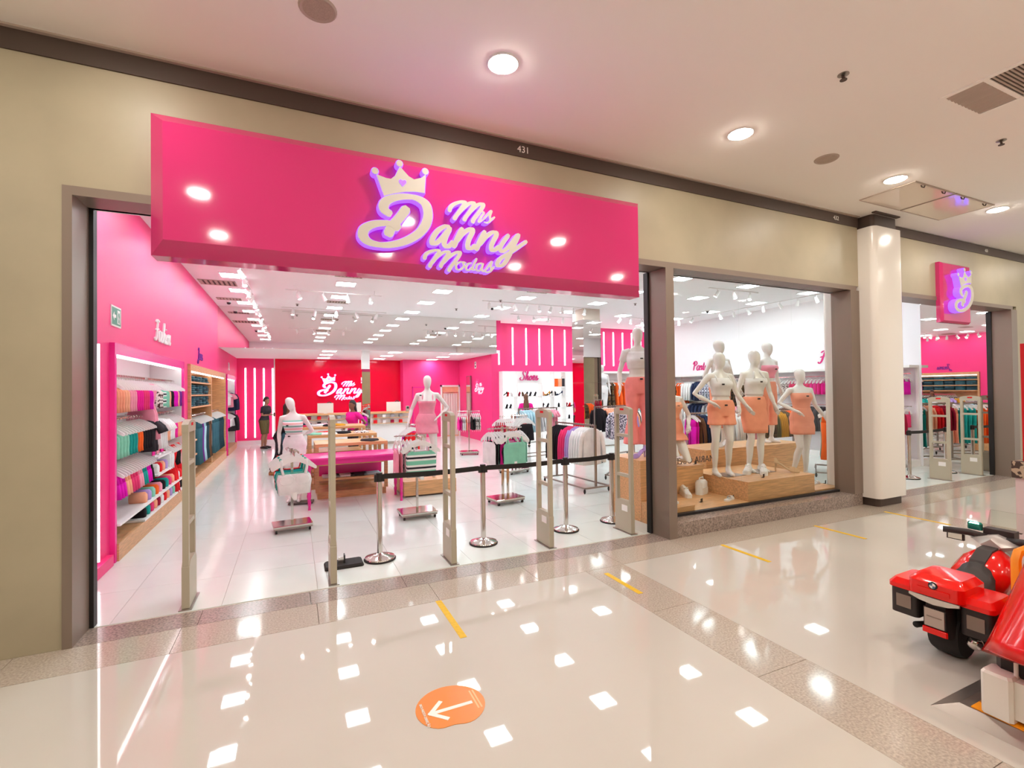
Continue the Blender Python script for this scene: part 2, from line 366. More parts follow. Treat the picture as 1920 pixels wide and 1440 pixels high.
struct(MB().bx(4.05, 6.6, 19.6, BY+.1, 0, LOWC).out('wall_fitting', 'pink_wall'))
struct(MB().bx(6.45, 6.6, 16.1, 19.7, 0, LOWC+.1).bx(6.42, 6.6, 15.42, 15.95, LOWC+.1, SCEIL).out('wall_side', 'pink_wall'))
struct(MB().bx(6.45, RX, 15.95, 16.1, 0, SCEIL).out('wall_shoes', 'pink_wall'))
rw = struct(MB().bx(RX, RX+.12, 6.3, 16.1, 0, SCEIL).out('wall_store_right', 'white_wall'))
struct(MB().bx(RX, RX+.12, 5.02, 6.3, 0, SCEIL).out('wall_mirror_right', 'mirror'))
struct(MB().bx(LX-.6, 8.28, 5.0, 5.06, 3.44, SCEIL).bx(9.06, RX, 5.0, 5.06, 3.44, SCEIL).out('wall_front_inside', 'white_wall'))

# store ceiling panels, vents, cameras
pm = {}
def led(x, y, z, l, g='square ceiling light panels'):
    t = thing('ceiling_light', l, 'ceiling light', (x, y, z), 0, g)
    if not pm:
        m1 = MB()
        for a in ((-.22,.22,-.22,-.2),(-.22,.22,.2,.22),(-.22,-.2,-.2,.2),(.2,.22,-.2,.2)): m1.bx(*a, -.012, 0)
        pm['f'] = m1.mesh('frame', 'white_lam'); pm['d'] = MB().bx(-.2, .2, -.2, .2, -.008, -.001).mesh('diffuser', 'led_panel')
    link('frame', pm['f'], t); link('diffuser', pm['d'], t)
cn = {-1.15: 'over the left wall', 1.08: 'in the second column from the left wall', 3.32: 'in the third column from the left wall', 5.6: 'over the middle of the store', 7.85: 'left of the mirrored column', 9.97: 'over the window display', 12.2: 'beside the right white wall'}
rn = {6.5: 'nearest the entrance', 8.1: 'second row from the entrance', 9.7: 'third row from the entrance', 11.35: 'fourth row from the entrance', 12.95: 'fifth row from the entrance', 14.65: 'row by the mirrored fascia'}
for x in cn:
    for y in rn: led(x, y, SCEIL, f'square lit panel {cn[x]}, {rn[y]}')
ln = {16.0: 'just behind the mirrored fascia', 17.6: 'in the middle of the low ceiling', 19.2: 'by the back wall'}
lc = {1.02: 'left', 3.05: 'middle', 5.15: 'right'}
for x in lc:
    for y in ln: led(x, y, LOWC, f'square lit panel {ln[y]}, {lc[x]} column', 'low ceiling light panels')
def vent(x, y, z, l, w=.55, d=.3):
    t = thing('ceiling_vent', l, 'vent', (x, y, z)); g = MB()
    for a in ((-w/2,w/2,-d/2,-d/2+.02),(-w/2,w/2,d/2-.02,d/2),(-w/2,-w/2+.02,-d/2,d/2),(w/2-.02,w/2,-d/2,d/2)): g.bx(*a, -.012, 0)
    g.out('frame', 'grey_vent', t); MB().bx(-w/2, w/2, -d/2, d/2, -.002, 0).out('backing', 'dark_slot', t)
    for k in range(7): MB().bx(-w/2+.02+k*(w-.04)/7, -w/2+.02+k*(w-.04)/7+.05, -d/2+.02, d/2-.02, -.010, -.003).out('slat', 'grey_vent', t)
vent(1.07, 10.5, SCEIL, 'slatted air vent in front of the second column of light panels')
vent(1.1, 13.7, SCEIL, 'slatted air vent between light panels deeper in the second column')
vent(-1.5, 14.2, SCEIL, 'brown slatted air vent by the left wall'); vent(-1.5, 12.2, SCEIL, 'large brown slatted air vent by the pink wall', .7, .5)
vent(5.55, 10.5, SCEIL, 'slatted air vent behind the lower edge of the sign, right half')
for x, y, l in ((-1.3, 9.9, 'small black dome camera near the left wall, under the sign'), (-1.55, 14.6, 'small black dome camera farther back by the left wall'), (5.3, 13.0, 'black dome camera near the long track of spots'), (11.9, 11.2, 'black dome camera on the ceiling before the white wall')):
    t = thing('dome_camera', l, 'camera', (x, y, SCEIL)); MB().cyl(0,0,-.03,0,.06,n=16).out('mount', 'white_plastic', t, 40); MB().ell((0,0,-.04),(.05,.05,.045)).out('dome', 'black', t, True)
for x, y in ((.1, 14.4), (5.1, 11.9), (4.4, 13.6), (8.9, 11.0)): sprinkler(x, y, SCEIL, 'small sprinkler head on the store ceiling', 'store sprinklers')

# tracks of spotlights
sm = {}
def track(p0, p1, n, l, z=SCEIL, aim=None, tilt=35):
    p0, p1 = Vector(p0), Vector(p1); d = (p1-p0); t = thing('track_light', l, 'track light', (p0.x, p0.y, z), math.atan2(d.y, d.x))
    MB().bx(0, d.length, -.018, .018, -.02, 0).out('track', 'white_plastic', t)
    if z < SCEIL:
        for f in (.08, .92): MB().tube([(d.length*f, 0, 0), (d.length*f, 0, SCEIL-z)], .006, 6).out('suspension_rod', 'white_plastic', t)
    if not sm:
        sm['a'] = MB().tube([(0,0,-.02),(0,0,-.10)], .012, 6).mesh('arm', 'white_plastic')
        sm['h'] = MB().lathe([(.03, .06), (.042, .02), (.045, -.09), (.05, -.10), (.043, -.10), (.040, -.085)], n=14).mesh('head', 'white_plastic', 40)
        sm['l'] = MB().cyl(0, 0, -.094, -.086, .040, n=14).mesh('lamp', 'spot_led')
    for k in range(n):
        x = d.length*(k+.5)/n; a = link('spot_arm', sm['a'], t); a.location = (x, 0, 0)
        h = link('spot_head', sm['h'], t); h.location = (x, 0, -.12); h.rotation_euler = (R(random.uniform(-1, 1)*tilt), R(random.uniform(-1, 1)*tilt), 0)
        link('lamp', sm['l'], h)
track((-.16, 11.9), (1.96, 11.9), 4, 'white track with four spots hanging across the aisle', SCEIL-.1)
track((-.88, 9.9), (-.88, 15.2), 14, 'long white track with many spots along the left wall', SCEIL-.1)
track((4.66, 12.1), (8.1, 12.1), 9, 'white track with nine spots before the shoe wall')
track((6.3, 13.9), (9.6, 13.9), 6, 'white track with six spots close to the striped pink wall')
track((9.8, 13.2), (12.1, 13.2), 5, 'white track with spots behind the tall coral mannequin')
track((12.6, 7.4), (12.6, 11.6), 8, 'white track with eight spots along the right white wall')
track((9.2, 8.6), (10.9, 8.6), 3, 'short white track with three spots above the window mannequins')
track((12.4, 12.0), (12.4, 15.2), 5, 'white track with spots at the far end of the white wall')
track((-.3, 15.0), (2.6, 15.0), 5, 'white track with spots hanging before the mirrored fascia')
# vertical neon tubes
nm = {}
def neon(x, y, z0, z1, ax, l, g):
    t = thing('neon_tube', l, 'neon tube', (x, y, z0), 0, g); h = z1-z0
    if ax == 'x': MB().bx(-.012, .0, -.03, .03, 0, h).out('channel', 'white_plastic', t); MB().tube([(.012, 0, .02), (.012, 0, h-.02)], .022, 8).out('tube', 'neon', t)
    else: MB().bx(-.03, .03, 0, .012, 0, h).out('channel', 'white_plastic', t); MB().tube([(0, -.012, .02), (0, -.012, h-.02)], .022, 8).out('tube', 'neon', t)
neon(LX+.012, 5.55, .14, 2.46, 'x', 'lit white tube on the left wall nearest the bronze frame', 'tubes on the left wall')
neon(LX+.012, 6.38, .14, 2.46, 'x', 'lit white tube on the left wall beside the first clothes unit', 'tubes on the left wall')
ORD = ['first', 'second', 'third', 'fourth', 'fifth', 'sixth', 'seventh']
for k in range(4): neon(-1.62+.30*k, BY-.014, .25, 2.85, 'y', f'tall lit white tube on the pink back panel, {ORD[k]} from the left', 'tubes on the back panel')
for k in range(7): neon(6.74+.55*k, 15.936, 2.82, 4.2, 'y', f'lit white tube above the shoe shelves, {ORD[k]} from the left', 'tubes above the shoes')
for k in range(5): neon(11.3+.46*k, 15.936, 2.82, 4.2, 'y', f'lit white tube right of the mirrored column, {ORD[k]} from the left', 'tubes right of the mirrored column')
# columns
t = struct(MB().bx(1.95, 2.18, 15.6, 15.83, 2.62, LOWC).out('wall_column', 'white_lam')); MB().bx(1.94, 2.19, 15.59, 15.84, 0, 2.62).out('mirror_cladding', 'mirror', t)
t = struct(MB().bx(7.92, 8.52, 12.2, 12.8, 0, SCEIL).out('wall_column', 'grout')); 
for a in ((7.905, 8.535, 12.185, 12.2), (7.905, 8.535, 12.8, 12.815), (7.905, 7.92, 12.2, 12.8), (8.52, 8.535, 12.2, 12.8)):
    for z0, z1 in ((0, 2.1), (2.104, 4.0)): MB().bx(*a, z0, z1).out('mirror_cladding', 'mirror', t)
LOGO={'crown':[[(-0.681,0.336),(-0.614,0.154),(-0.525,0.19),(-0.431,0.218),(-0.335,0.235),(-0.247,0.236),(-0.235,0.413),(-0.275,0.375),(-0.343,0.347),(-0.391,0.367),(-0.439,0.412),(-0.471,0.444),(-0.495,0.397),(-0.515,0.351),(-0.552,0.316),(-0.598,0.317),(-0.644,0.328)]],
'balls':[[(-0.689,0.364),(-0.474,0.47),(-0.238,0.44)]],
'heart':[[(-0.449,0.295)]],
'D':[[(-0.548,-0.008),(-0.606,0.027),(-0.617,0.074),(-0.572,0.127),(-0.469,0.168),(-0.345,0.182),(-0.248,0.143),(-0.218,0.059),(-0.235,-0.04),(-0.299,-0.136),(-0.406,-0.216),(-0.529,-0.268),(-0.649,-0.288),(-0.749,-0.272),(-0.797,-0.221),(-0.779,-0.159),(-0.702,-0.111),(-0.593,-0.087),(-0.528,-0.094),(-0.477,-0.129)],[(-0.404,0.086),(-0.471,-0.014),(-0.547,-0.111),(-0.589,-0.205)]],
'M':[[(-0.017,0.097),(0.009,0.156),(0.078,0.2),(0.143,0.212),(0.108,0.147),(0.06,0.079),(0.028,0.026)],[(0.05,0.067),(0.119,0.147),(0.188,0.207),(0.235,0.214),(0.198,0.139),(0.149,0.071),(0.126,0.027)],[(0.144,0.071),(0.225,0.163),(0.284,0.212),(0.329,0.215),(0.29,0.143),(0.235,0.069),(0.211,0.019)]],
'r':[[(0.233,0.075),(0.278,0.133),(0.302,0.15),(0.334,0.137),(0.306,0.094),(0.28,0.041),(0.327,0.071)]],
's':[[(0.324,0.067),(0.377,0.13),(0.413,0.168),(0.397,0.115),(0.401,0.071),(0.365,0.045),(0.332,0.05)],[(0.397,0.065),(0.449,0.114)]],
'a':[[(-0.008,-0.054),(-0.049,-0.043),(-0.126,-0.095),(-0.177,-0.175),(-0.18,-0.22),(-0.142,-0.212),(-0.081,-0.153),(-0.019,-0.067)],[(-0.003,-0.044),(-0.05,-0.139),(-0.067,-0.207),(-0.041,-0.237),(0.006,-0.203),(0.026,-0.175)]],
'n':[[(0.117,-0.034),(0.069,-0.131),(0.021,-0.24)],[(0.046,-0.183),(0.116,-0.095),(0.191,-0.039),(0.217,-0.056),(0.173,-0.152),(0.167,-0.224),(0.21,-0.22),(0.248,-0.184)]],
'n2':[[(0.348,-0.034),(0.292,-0.139),(0.248,-0.242)],[(0.272,-0.192),(0.358,-0.09),(0.431,-0.039),(0.464,-0.056),(0.413,-0.16),(0.411,-0.217),(0.451,-0.208),(0.496,-0.167)]],
'y':[[(0.6,-0.039),(0.536,-0.125),(0.502,-0.188),(0.524,-0.219),(0.587,-0.172),(0.656,-0.086),(0.704,-0.026)],[(0.711,-0.02),(0.656,-0.132),(0.592,-0.26),(0.534,-0.345),(0.482,-0.365),(0.469,-0.341),(0.517,-0.28),(0.633,-0.204),(0.726,-0.135),(0.797,-0.083)]],
'M2':[[(-0.258,-0.378),(-0.238,-0.324),(-0.178,-0.288),(-0.115,-0.28),(-0.148,-0.344),(-0.192,-0.406),(-0.212,-0.446)],[(-0.194,-0.411),(-0.138,-0.342),(-0.077,-0.294),(-0.021,-0.28),(-0.052,-0.338),(-0.089,-0.397),(-0.109,-0.439)],[(-0.089,-0.401),(-0.022,-0.33),(0.046,-0.282),(0.088,-0.278),(0.05,-0.348),(-0.002,-0.417),(-0.031,-0.47)]],
'o':[[(0.103,-0.36),(0.054,-0.387),(0.05,-0.43),(0.086,-0.439),(0.125,-0.401),(0.115,-0.365),(0.149,-0.37)]],
'd':[[(0.206,-0.362),(0.163,-0.379),(0.146,-0.423),(0.175,-0.435),(0.217,-0.397)],[(0.257,-0.312),(0.221,-0.385),(0.213,-0.427),(0.245,-0.422)]],
'a2':[[(0.31,-0.354),(0.264,-0.373),(0.249,-0.421),(0.278,-0.431),(0.318,-0.389)],[(0.322,-0.353),(0.304,-0.409),(0.324,-0.433),(0.351,-0.409)]],
's2':[[(0.351,-0.414),(0.388,-0.36),(0.413,-0.329),(0.401,-0.378),(0.403,-0.417),(0.365,-0.438),(0.338,-0.427)],[(0.401,-0.421),(0.438,-0.373)]]}
# ------------------------------------------------------------------ signs
LW = dict(D=.088, M=.042, r=.025, s=.025, a=.052, n=.05, n2=.05, y=.048, M2=.038, o=.024, d=.024, a2=.024, s2=.024)
def circle(cx, cz, r, n=14): return [(cx+r*math.cos(2*math.pi*k/n), cz+r*math.sin(2*math.pi*k/n)) for k in range(n)]
HEART = [(0,-.035),(-.034,.004),(-.036,.022),(-.02,.034),(0,.022),(.02,.034),(.036,.022),(.034,.004)]
def logo(parent, loc, s, keys=None, face='letter_face', body='halo', depth=.08, rz=0, shift=(0, 0)):
    """halo-lit crown and script letters; front looks towards -Y of the parent"""
    def fin(m, nm, mt, par): 
        m.v = [((x-shift[0])*s, y*s, (z-shift[1])*s) for x, y, z in m.v]
        if rz:
            m.xf(Matrix.Rotation(rz, 4, 'Z'))
        m.v = [(x+loc[0], y+loc[1], z+loc[2]) for x, y, z in m.v]
        return m.out(nm, mt, par)
    def crown_mb(y0, y1, g):
        m = MB().prism(LOGO['crown'][0], y0, y1)
        if g:                                      # slightly wider lit body
            c = LOGO['crown'][0]; cx = sum(p[0] for p in c)/len(c); cz = sum(p[1] for p in c)/len(c)
            m = MB().prism([(cx+(p[0]-cx)*1.03, cz+(p[1]-cz)*1.04) for p in c], y0, y1)
        for p in LOGO['balls'][0]: m.prism(circle(p[0], p[1], .03+g), y0, y1)
        return m
    if keys is None or 'crown' in keys:
        b = fin(crown_mb(.008, depth, .005), 'crown_body', body, parent)
        fin(crown_mb(0, .008, 0), 'crown_face', face, b)
        h = LOGO['heart'][0][0]; fin(MB().prism([(h[0]+x*.9, h[1]+z*.9) for x, z in HEART], -.004, .002), 'heart', body, b)
    for k, w in LW.items():
        if keys and k not in keys: continue
        m = MB(); f = MB()
        for i, st in enumerate(LOGO[k]):
            brush(m, st, w*1.14, .0085+.0012*i, depth, .55, 7); brush(f, st, w, -.0015*i, .008, .55, 7)
        b = fin(m, 'letter', body, parent); fin(f, 'letter_face', face, b)
def bevel_box(x0, x1, z0, z1, yb, ys, yf, b):
    """sign board: back, straight edge, chamfered front"""
    def ring(d, y): return [(x0+d, y, z0+d), (x1-d, y, z0+d), (x1-d, y, z1-d), (x0+d, y, z1-d)]
    return MB().loft([ring(0, yb), ring(0, ys), ring(b, yf)])
t = thing('shop_sign', 'large glossy pink sign board with crown and script name over the entrance', 'sign', (0, 0, 0))
bevel_box(-1.0, 3.72, 2.98, 4.09, FY, 4.52, 4.40, .10).out('board', 'pink_gloss', t)
logo(t, (1.353, 4.32, 3.486), 1.0)
t = thing('blade_sign', 'glossy pink block sign with crowned letter D over the far entrance', 'sign', (0, 0, 0))
bevel_box(10.57, 11.55, 3.03, 4.12, FY, 4.64, 4.60, .03).out('board', 'pink_gloss', t)
logo(t, (11.08, 4.50, 3.60), 1.0, ('crown', 'D'), depth=.10, shift=(-.5, .08))
t = thing('counter_sign', 'pink lit crown and script name on the red wall behind the counter', 'sign', (0, 0, 0))
MB().bx(.75, 2.35, BY-.025, BY, 1.75, 1.77).out('mounting_rail', 'red_gloss', t)
logo(t, (1.75, BY-.11, 2.1), 1.10, None, 'letter_lit', 'halo_pink', .08)
t = thing('wall_sign', 'small purple lit crown and script name on the pink side wall', 'sign', (6.45, 17.2, 2.05), R(90))
MB().bx(-.02, .02, -.06, 0, -.02, .02).out('mounting_bracket', 'white_plastic', t)
logo(t, (0, .0, 0), .62, None, 'letter_lit', 'halo_pink', .08, rz=R(180))

GL = {'a': ([[(.75,.85),(.45,1.0),(.1,.7),(.05,.25),(.3,0),(.6,.25),(.78,.8)],[(.8,1.0),(.72,.4),(.8,.05),(1.05,.25)]], .98),
 'n': ([[(0,.7),(.18,1.0),(.2,.6),(.12,0)],[(.15,.4),(.4,.9),(.62,.95),(.6,.5),(.62,.05),(.9,.3)]], .88),
 'r': ([[(0,.5),(.2,.95),(.3,.85),(.5,.85),(.4,.4),(.42,.05),(.7,.3)]], .68), 'y': ([[(.05,.95),(.05,.4),(.25,.02),(.55,.35),(.75,.95)],[(.8,1.0),(.7,.2),(.5,-.6),(.2,-.85),(.1,-.55),(.5,-.15),(1.0,.4)]], 1.0),
 's': ([[(0,.2),(.35,.95),(.38,.6),(.5,.25),(.3,0),(.05,.12)],[(.3,0),(.55,.08),(.8,.4)]], .7), 'o': ([[(.4,.95),(.05,.5),(.25,0),(.6,.3),(.55,.85),(.35,.9),(.55,.7),(.9,.8)]], .8),
 'e': ([[(.05,.4),(.45,.6),(.45,.95),(.2,.95),(.05,.45),(.25,.02),(.65,.3)]], .65), 'h': ([[(0,.3),(.4,1.5),(.35,1.9),(.2,1.7),(.1,.8),(.05,0)],[(.1,.4),(.35,.9),(.55,.85),(.5,.3),(.6,.02),(.85,.3)]], .85),
 't': ([[(.25,1.6),(.2,.8),(.2,.2),(.4,0),(.65,.3)],[(0,1.1),(.5,1.15)]], .6), 'i': ([[(.1,.9),(.08,.3),(.2,0),(.45,.3)],[(.12,1.35),(.14,1.45)]], .45), 'b': ([[(.2,1.9),(.12,1.0),(.1,.3),(.3,0),(.6,.3),(.5,.8),(.25,.75)]], .75),
 'S': ([[(1.0,1.6),(.75,1.95),(.4,1.75),(.45,1.3),(.8,.8),(.7,.15),(.2,0),(-.15,.35),(.1,.6)]], 1.15), 'F': ([[(.1,1.7),(.5,1.95),(1.3,1.85)],[(.75,1.85),(.55,1.0),(.4,.3),(.1,0),(-.15,.25)],[(.1,.95),(.5,1.08),(1.05,1.12)]], 1.15),
 'P': ([[(.35,1.8),(.25,1.0),(.15,0)],[(-.1,1.3),(.1,1.8),(.6,1.95),(.95,1.5),(.6,1.05),(.3,1.0)]], 1.0), 'J': ([[(.1,1.5),(.3,1.9),(.8,1.9)],[(.65,1.9),(.55,.6),(.35,-.5),(0,-.7),(-.1,-.3),(.5,.1)]], .9),
 'u': ([[(.05,.95),(.05,.3),(.25,0),(.55,.4),(.65,.95)],[(.68,.95),(.62,.2),(.75,.02),(.95,.3)]], .9), 'w': ([[(0,.95),(.05,.2),(.25,.05),(.45,.7)],[(.45,.95),(.48,.2),(.65,.02),(.85,.5),(.9,.95),(1.1,.8)]], 1.05)}
def script_sign(name, word, h, m, loc, rz, label, depth=.02, w=.22):
    t = thing(name, label, 'sign', loc, rz); x = 0
    for ch in word:
        st, adv = GL[ch]; b = MB()
        for s in st: brush(b, [((p[0]+.18*p[1]+x)*h, p[1]*h) for p in s], w*h, -depth-.002*st.index(s), 0, .5)
        b.out('letter', m, t); x += adv
    return t
script_sign('shelf_sign', 'Fashion', .165, 'white_plastic', (LX, 8.75, 2.72), R(90), 'white script lettering on the pink wall above the first clothes unit')
script_sign('shelf_sign', 'Jeans', .13, fab('purple'), (LX, 12.3, 2.66), R(90), 'dark blue script lettering above the wooden jeans unit')
script_sign('shelf_sign', 'Fit', .12, 'white_plastic', (LX, 17.6, 2.66), R(90), 'small white script lettering above the last pink unit')
script_sign('shelf_sign', 'Shoes', .17, 'pink_letter', (7.42, 15.60, 2.26), 0, 'pink script word Shoes on the white shoe shelves')
script_sign('shelf_sign', 'Party', .17, 'pink_letter', (RX, 13.4, 2.55), R(-90), 'pink script word Party on the white right wall')
script_sign('shelf_sign', 'Fashion', .175, 'pink_letter', (RX, 8.72, 2.55), R(-90), 'pink script word starting Fash on the white right wall')
# exit signs
def exit_sign(loc, rz, l, w=.34, h=.24):
    t = thing('exit_sign', l, 'sign', loc, rz)
    MB().bx(-w/2, w/2, -.008, 0, -h/2, h/2).out('plate', 'paper', t); MB().bx(-w/2+.02, w/2-.02, -.010, -.007, -h/2+.02, h/2-.02).out('field', 'green_sign', t)
    MB().prism([(-.13,0),(-.08,.05),(-.08,.018),(-.02,.018),(-.02,-.018),(-.08,-.018),(-.08,-.05)], -.012, -.009).out('arrow', 'paper', t)
    MB().bx(.03, .12, -.012, -.009, -.08, .08).out('doorway', 'paper', t); MB().prism([(.05,-.07),(.07,-.01),(.05,.02),(.06,.05),(.09,.05),(.1,.01),(.085,-.02),(.1,-.07),(.085,-.07),(.075,-.03),(.062,-.07)], -.014, -.011).out('running_figure', 'green_sign', t)
exit_sign((LX, 7.04, 2.82), R(90), 'green and white exit sign on the left pink wall')
t = thing('fire_sign', 'small white and black plate high on the pink side wall', 'sign', (6.45, 17.6, 2.9), R(-90)); MB().bx(-.09,.09,-.01,0,-.13,.13).out('plate','paper',t); MB().bx(-.06,.06,-.012,-.009,-.09,-.02).bx(-.06,-.02,-.012,-.009,-.02,.09).bx(-.02,.06,-.012,-.009,.05,.09).out('pictogram','black',t)

# ------------------------------------------------------------------ floor marks
def sticker():
    t = thing('floor_sticker', 'orange oval floor sticker with white arrow on the mall floor', 'sticker', (.85, 2.82, 0.0), 0)
    n = 40; poly = []
    for k in range(n):
        a = 2*math.pi*k/n; r = .205*(1 - (.16*math.exp(-((a-R(262))/.35)**2)))
        poly.append((r*1.02*math.cos(a), r*.97*math.sin(a)))
    MB().prism(poly, .0005, .0025, 'z').out('disc', 'orange_vinyl', t)
    b = MB()
    for i, (p, q) in enumerate((((-.13,-.02),(.12,-.02)), ((-.13,-.02),(-.05,.06)), ((-.13,-.02),(-.05,-.10)))):
        d = (Vector(q)-Vector(p)).normalized(); nn = Vector((-d.y, d.x))*.013
        b.prism([tuple(Vector(p)+nn-d*.01), tuple(Vector(p)-nn-d*.01), tuple(Vector(q)-nn+d*.01), tuple(Vector(q)+nn+d*.01)], .0025, .0035+.0004*i, 'z')
    b.out('arrow', 'vinyl_white', t)
    text('lettering', 'SIGA NESTA DIREÇÃO', .022, 'vinyl_white', (-.165, -.02, .004), (0, 0, R(-90)), t)
    mat('vinyl_peach', '#f6bd80', r=.4)
    for x in (.148, .168): MB().bx(x-.005, x+.005, -.09, .09, .0025, .0032).out('print_line', 'vinyl_peach', t)
sticker()
for k, (x, y0, y1, l) in enumerate(((1.18, 3.55, 4.27, 'yellow floor tape in front of the main entrance'), (2.92, 3.59, 4.14, 'yellow floor tape lying on the granite cross strip'), (4.70, 3.62, 4.27, 'yellow floor tape before the left half of the shop window'), (6.46, 3.64, 4.29, 'yellow floor tape before the right half of the shop window'), (8.10, 3.5, 4.30, 'yellow floor tape beside the pillar'))):
    tag(MB().bx(x-.027, x+.027, y0, y1, .0005, .002).out('floor_tape', 'yellow_tape'), l, 'tape', 'yellow floor tapes')

# ------------------------------------------------------------------ security gates, stanchions
def gate(x, y, l, h=1.66, d=.34):
    t = thing('security_gate', l, 'security gate', (x, y, 0), 0, 'anti-theft gates')
    def rr(a0, a1, z0, z1, th):                       # side board with rounded shoulders
        return MB().prism([(a0, z0), (a1, z0), (a1, z1-.05), (a1-.03, z1-.012), (a1-.06, z1), (a0+.06, z1), (a0+.03, z1-.012), (a0, z1-.05)], -th, th, 'x')
    rr(0, d, .01, .42, .03).out('base_panel', 'gate', t, 30)
    for y0 in (.002, d-.047): MB().bx(-.024, .024, y0, y0+.045, .38, h-.06).out('upright', 'gate', t)
    MB().prism([(-.003, h-.10), (d+.003, h-.10), (d+.003, h-.03), (d-.05, h-.003), (d/2, h+.01), (.05, h-.003), (-.003, h-.03)], -.026, .026, 'x').out('top_cap', 'gate', t)
    for z in (.73, 1.26): MB().bx(-.022, .022, .03, d-.03, z, z+.04).out('crossbar', 'gate', t)
    MB().bx(-.028, .028, d*.38, d*.62, h-.045, h-.018).out('alarm_lamp', fab('red'), t)
    MB().bx(-.035, -.031, d*.2, d*.55, .28, .36).out('sticker', 'paper', t)
    MB().bx(-.05, .05, -.03, d+.03, 0, .008).out('foot_plate', 'steel', t)
for x, l in ((-.88, 'beige anti-theft gate nearest the left bronze frame'), (.35, 'beige anti-theft gate seen edge-on beside the black floor plate'), (1.59, 'middle beige anti-theft gate of the main entrance'), (2.81, 'beige anti-theft gate with red lamp, fourth from the left'), (4.02, 'beige anti-theft gate in front of the wooden steps'), (11.83, 'beige anti-theft gate left in the far entrance'), (13.06, 'beige anti-theft gate right in the far entrance')): gate(x, 5.08, l)
def stanchion(x, y, l, h=.98):
    t = thing('stanchion', l, 'stanchion', (x, y, 0), 0, 'queue stanchions')
    MB().lathe([(.175, .0), (.178, .012), (.17, .02)], n=32).out('rubber_ring', 'black_rubber', t, 40)
    MB().lathe([(.17, .018), (.165, .03), (.10, .05), (.045, .062), (.034, .075)], n=32).out('base_disc', 'chrome', t, 50)
    MB().cyl(0, 0, .07, h-.09, .032, n=20).out('post', 'chrome', t, 40)
    MB().cyl(0, 0, h-.10, h, .035, n=20).bx(.02, .055, -.02, .02, h-.10, h-.02).bx(-.055, -.02, -.02, .02, h-.10, h-.02).out('head', 'black', t, 40)
ST = [(.88, 5.62, 'chrome stanchion beside the black floor plate'), (2.14, 5.62, 'chrome stanchion between the third and fourth gates'), (3.34, 5.64, 'chrome stanchion behind the fourth gate'), (4.16, 5.72, 'chrome stanchion half hidden by the gate at the wooden steps'), (11.45, 5.6, 'chrome stanchion in the far entrance beside the pillar'), (12.9, 5.62, 'chrome stanchion between the gates of the far entrance')]
for s in ST: stanchion(*s)
for k, (a, b, l) in enumerate(((0, 1, 'black belt between the first and second stanchions'), (1, 2, 'black belt between the second and third stanchions'), (2, 3, 'black belt ending behind the gate at the wooden steps'), (4, 5, 'black belt across the far entrance'))):
    p, q = Vector(ST[a][:2]), Vector(ST[b][:2]); d = (q-p).normalized(); n = Vector((-d.y, d.x))*.002; p += d*.056; q -= d*.056; zs = (.905, .965)
    r = []
    for f in (0, .25, .5, .75, 1):
        c = p.lerp(q, f); s = -.012*math.sin(math.pi*f); r.append([(c.x-n.x, c.y-n.y, zs[0]+s), (c.x+n.x, c.y+n.y, zs[0]+s), (c.x+n.x, c.y+n.y, zs[1]+s), (c.x-n.x, c.y-n.y, zs[1]+s)])
    tag(MB().loft(r).out('barrier_belt', 'black'), l, 'belt', 'queue belts')
t = thing('floor_plate', 'black rectangular floor plate with a short tab between gate and stanchion', 'floor plate', (.49, 5.60, 0))
MB().bev(-.2, .2, -.12, .12, 0, .035, .02).out('plate', 'black_rubber', t); MB().bx(.0, .012, -.04, .04, .035, .12).out('tab', 'black', t); MB().bx(-.06, -.0, -.012, .012, .035, .09).out('bracket', 'chrome', t)

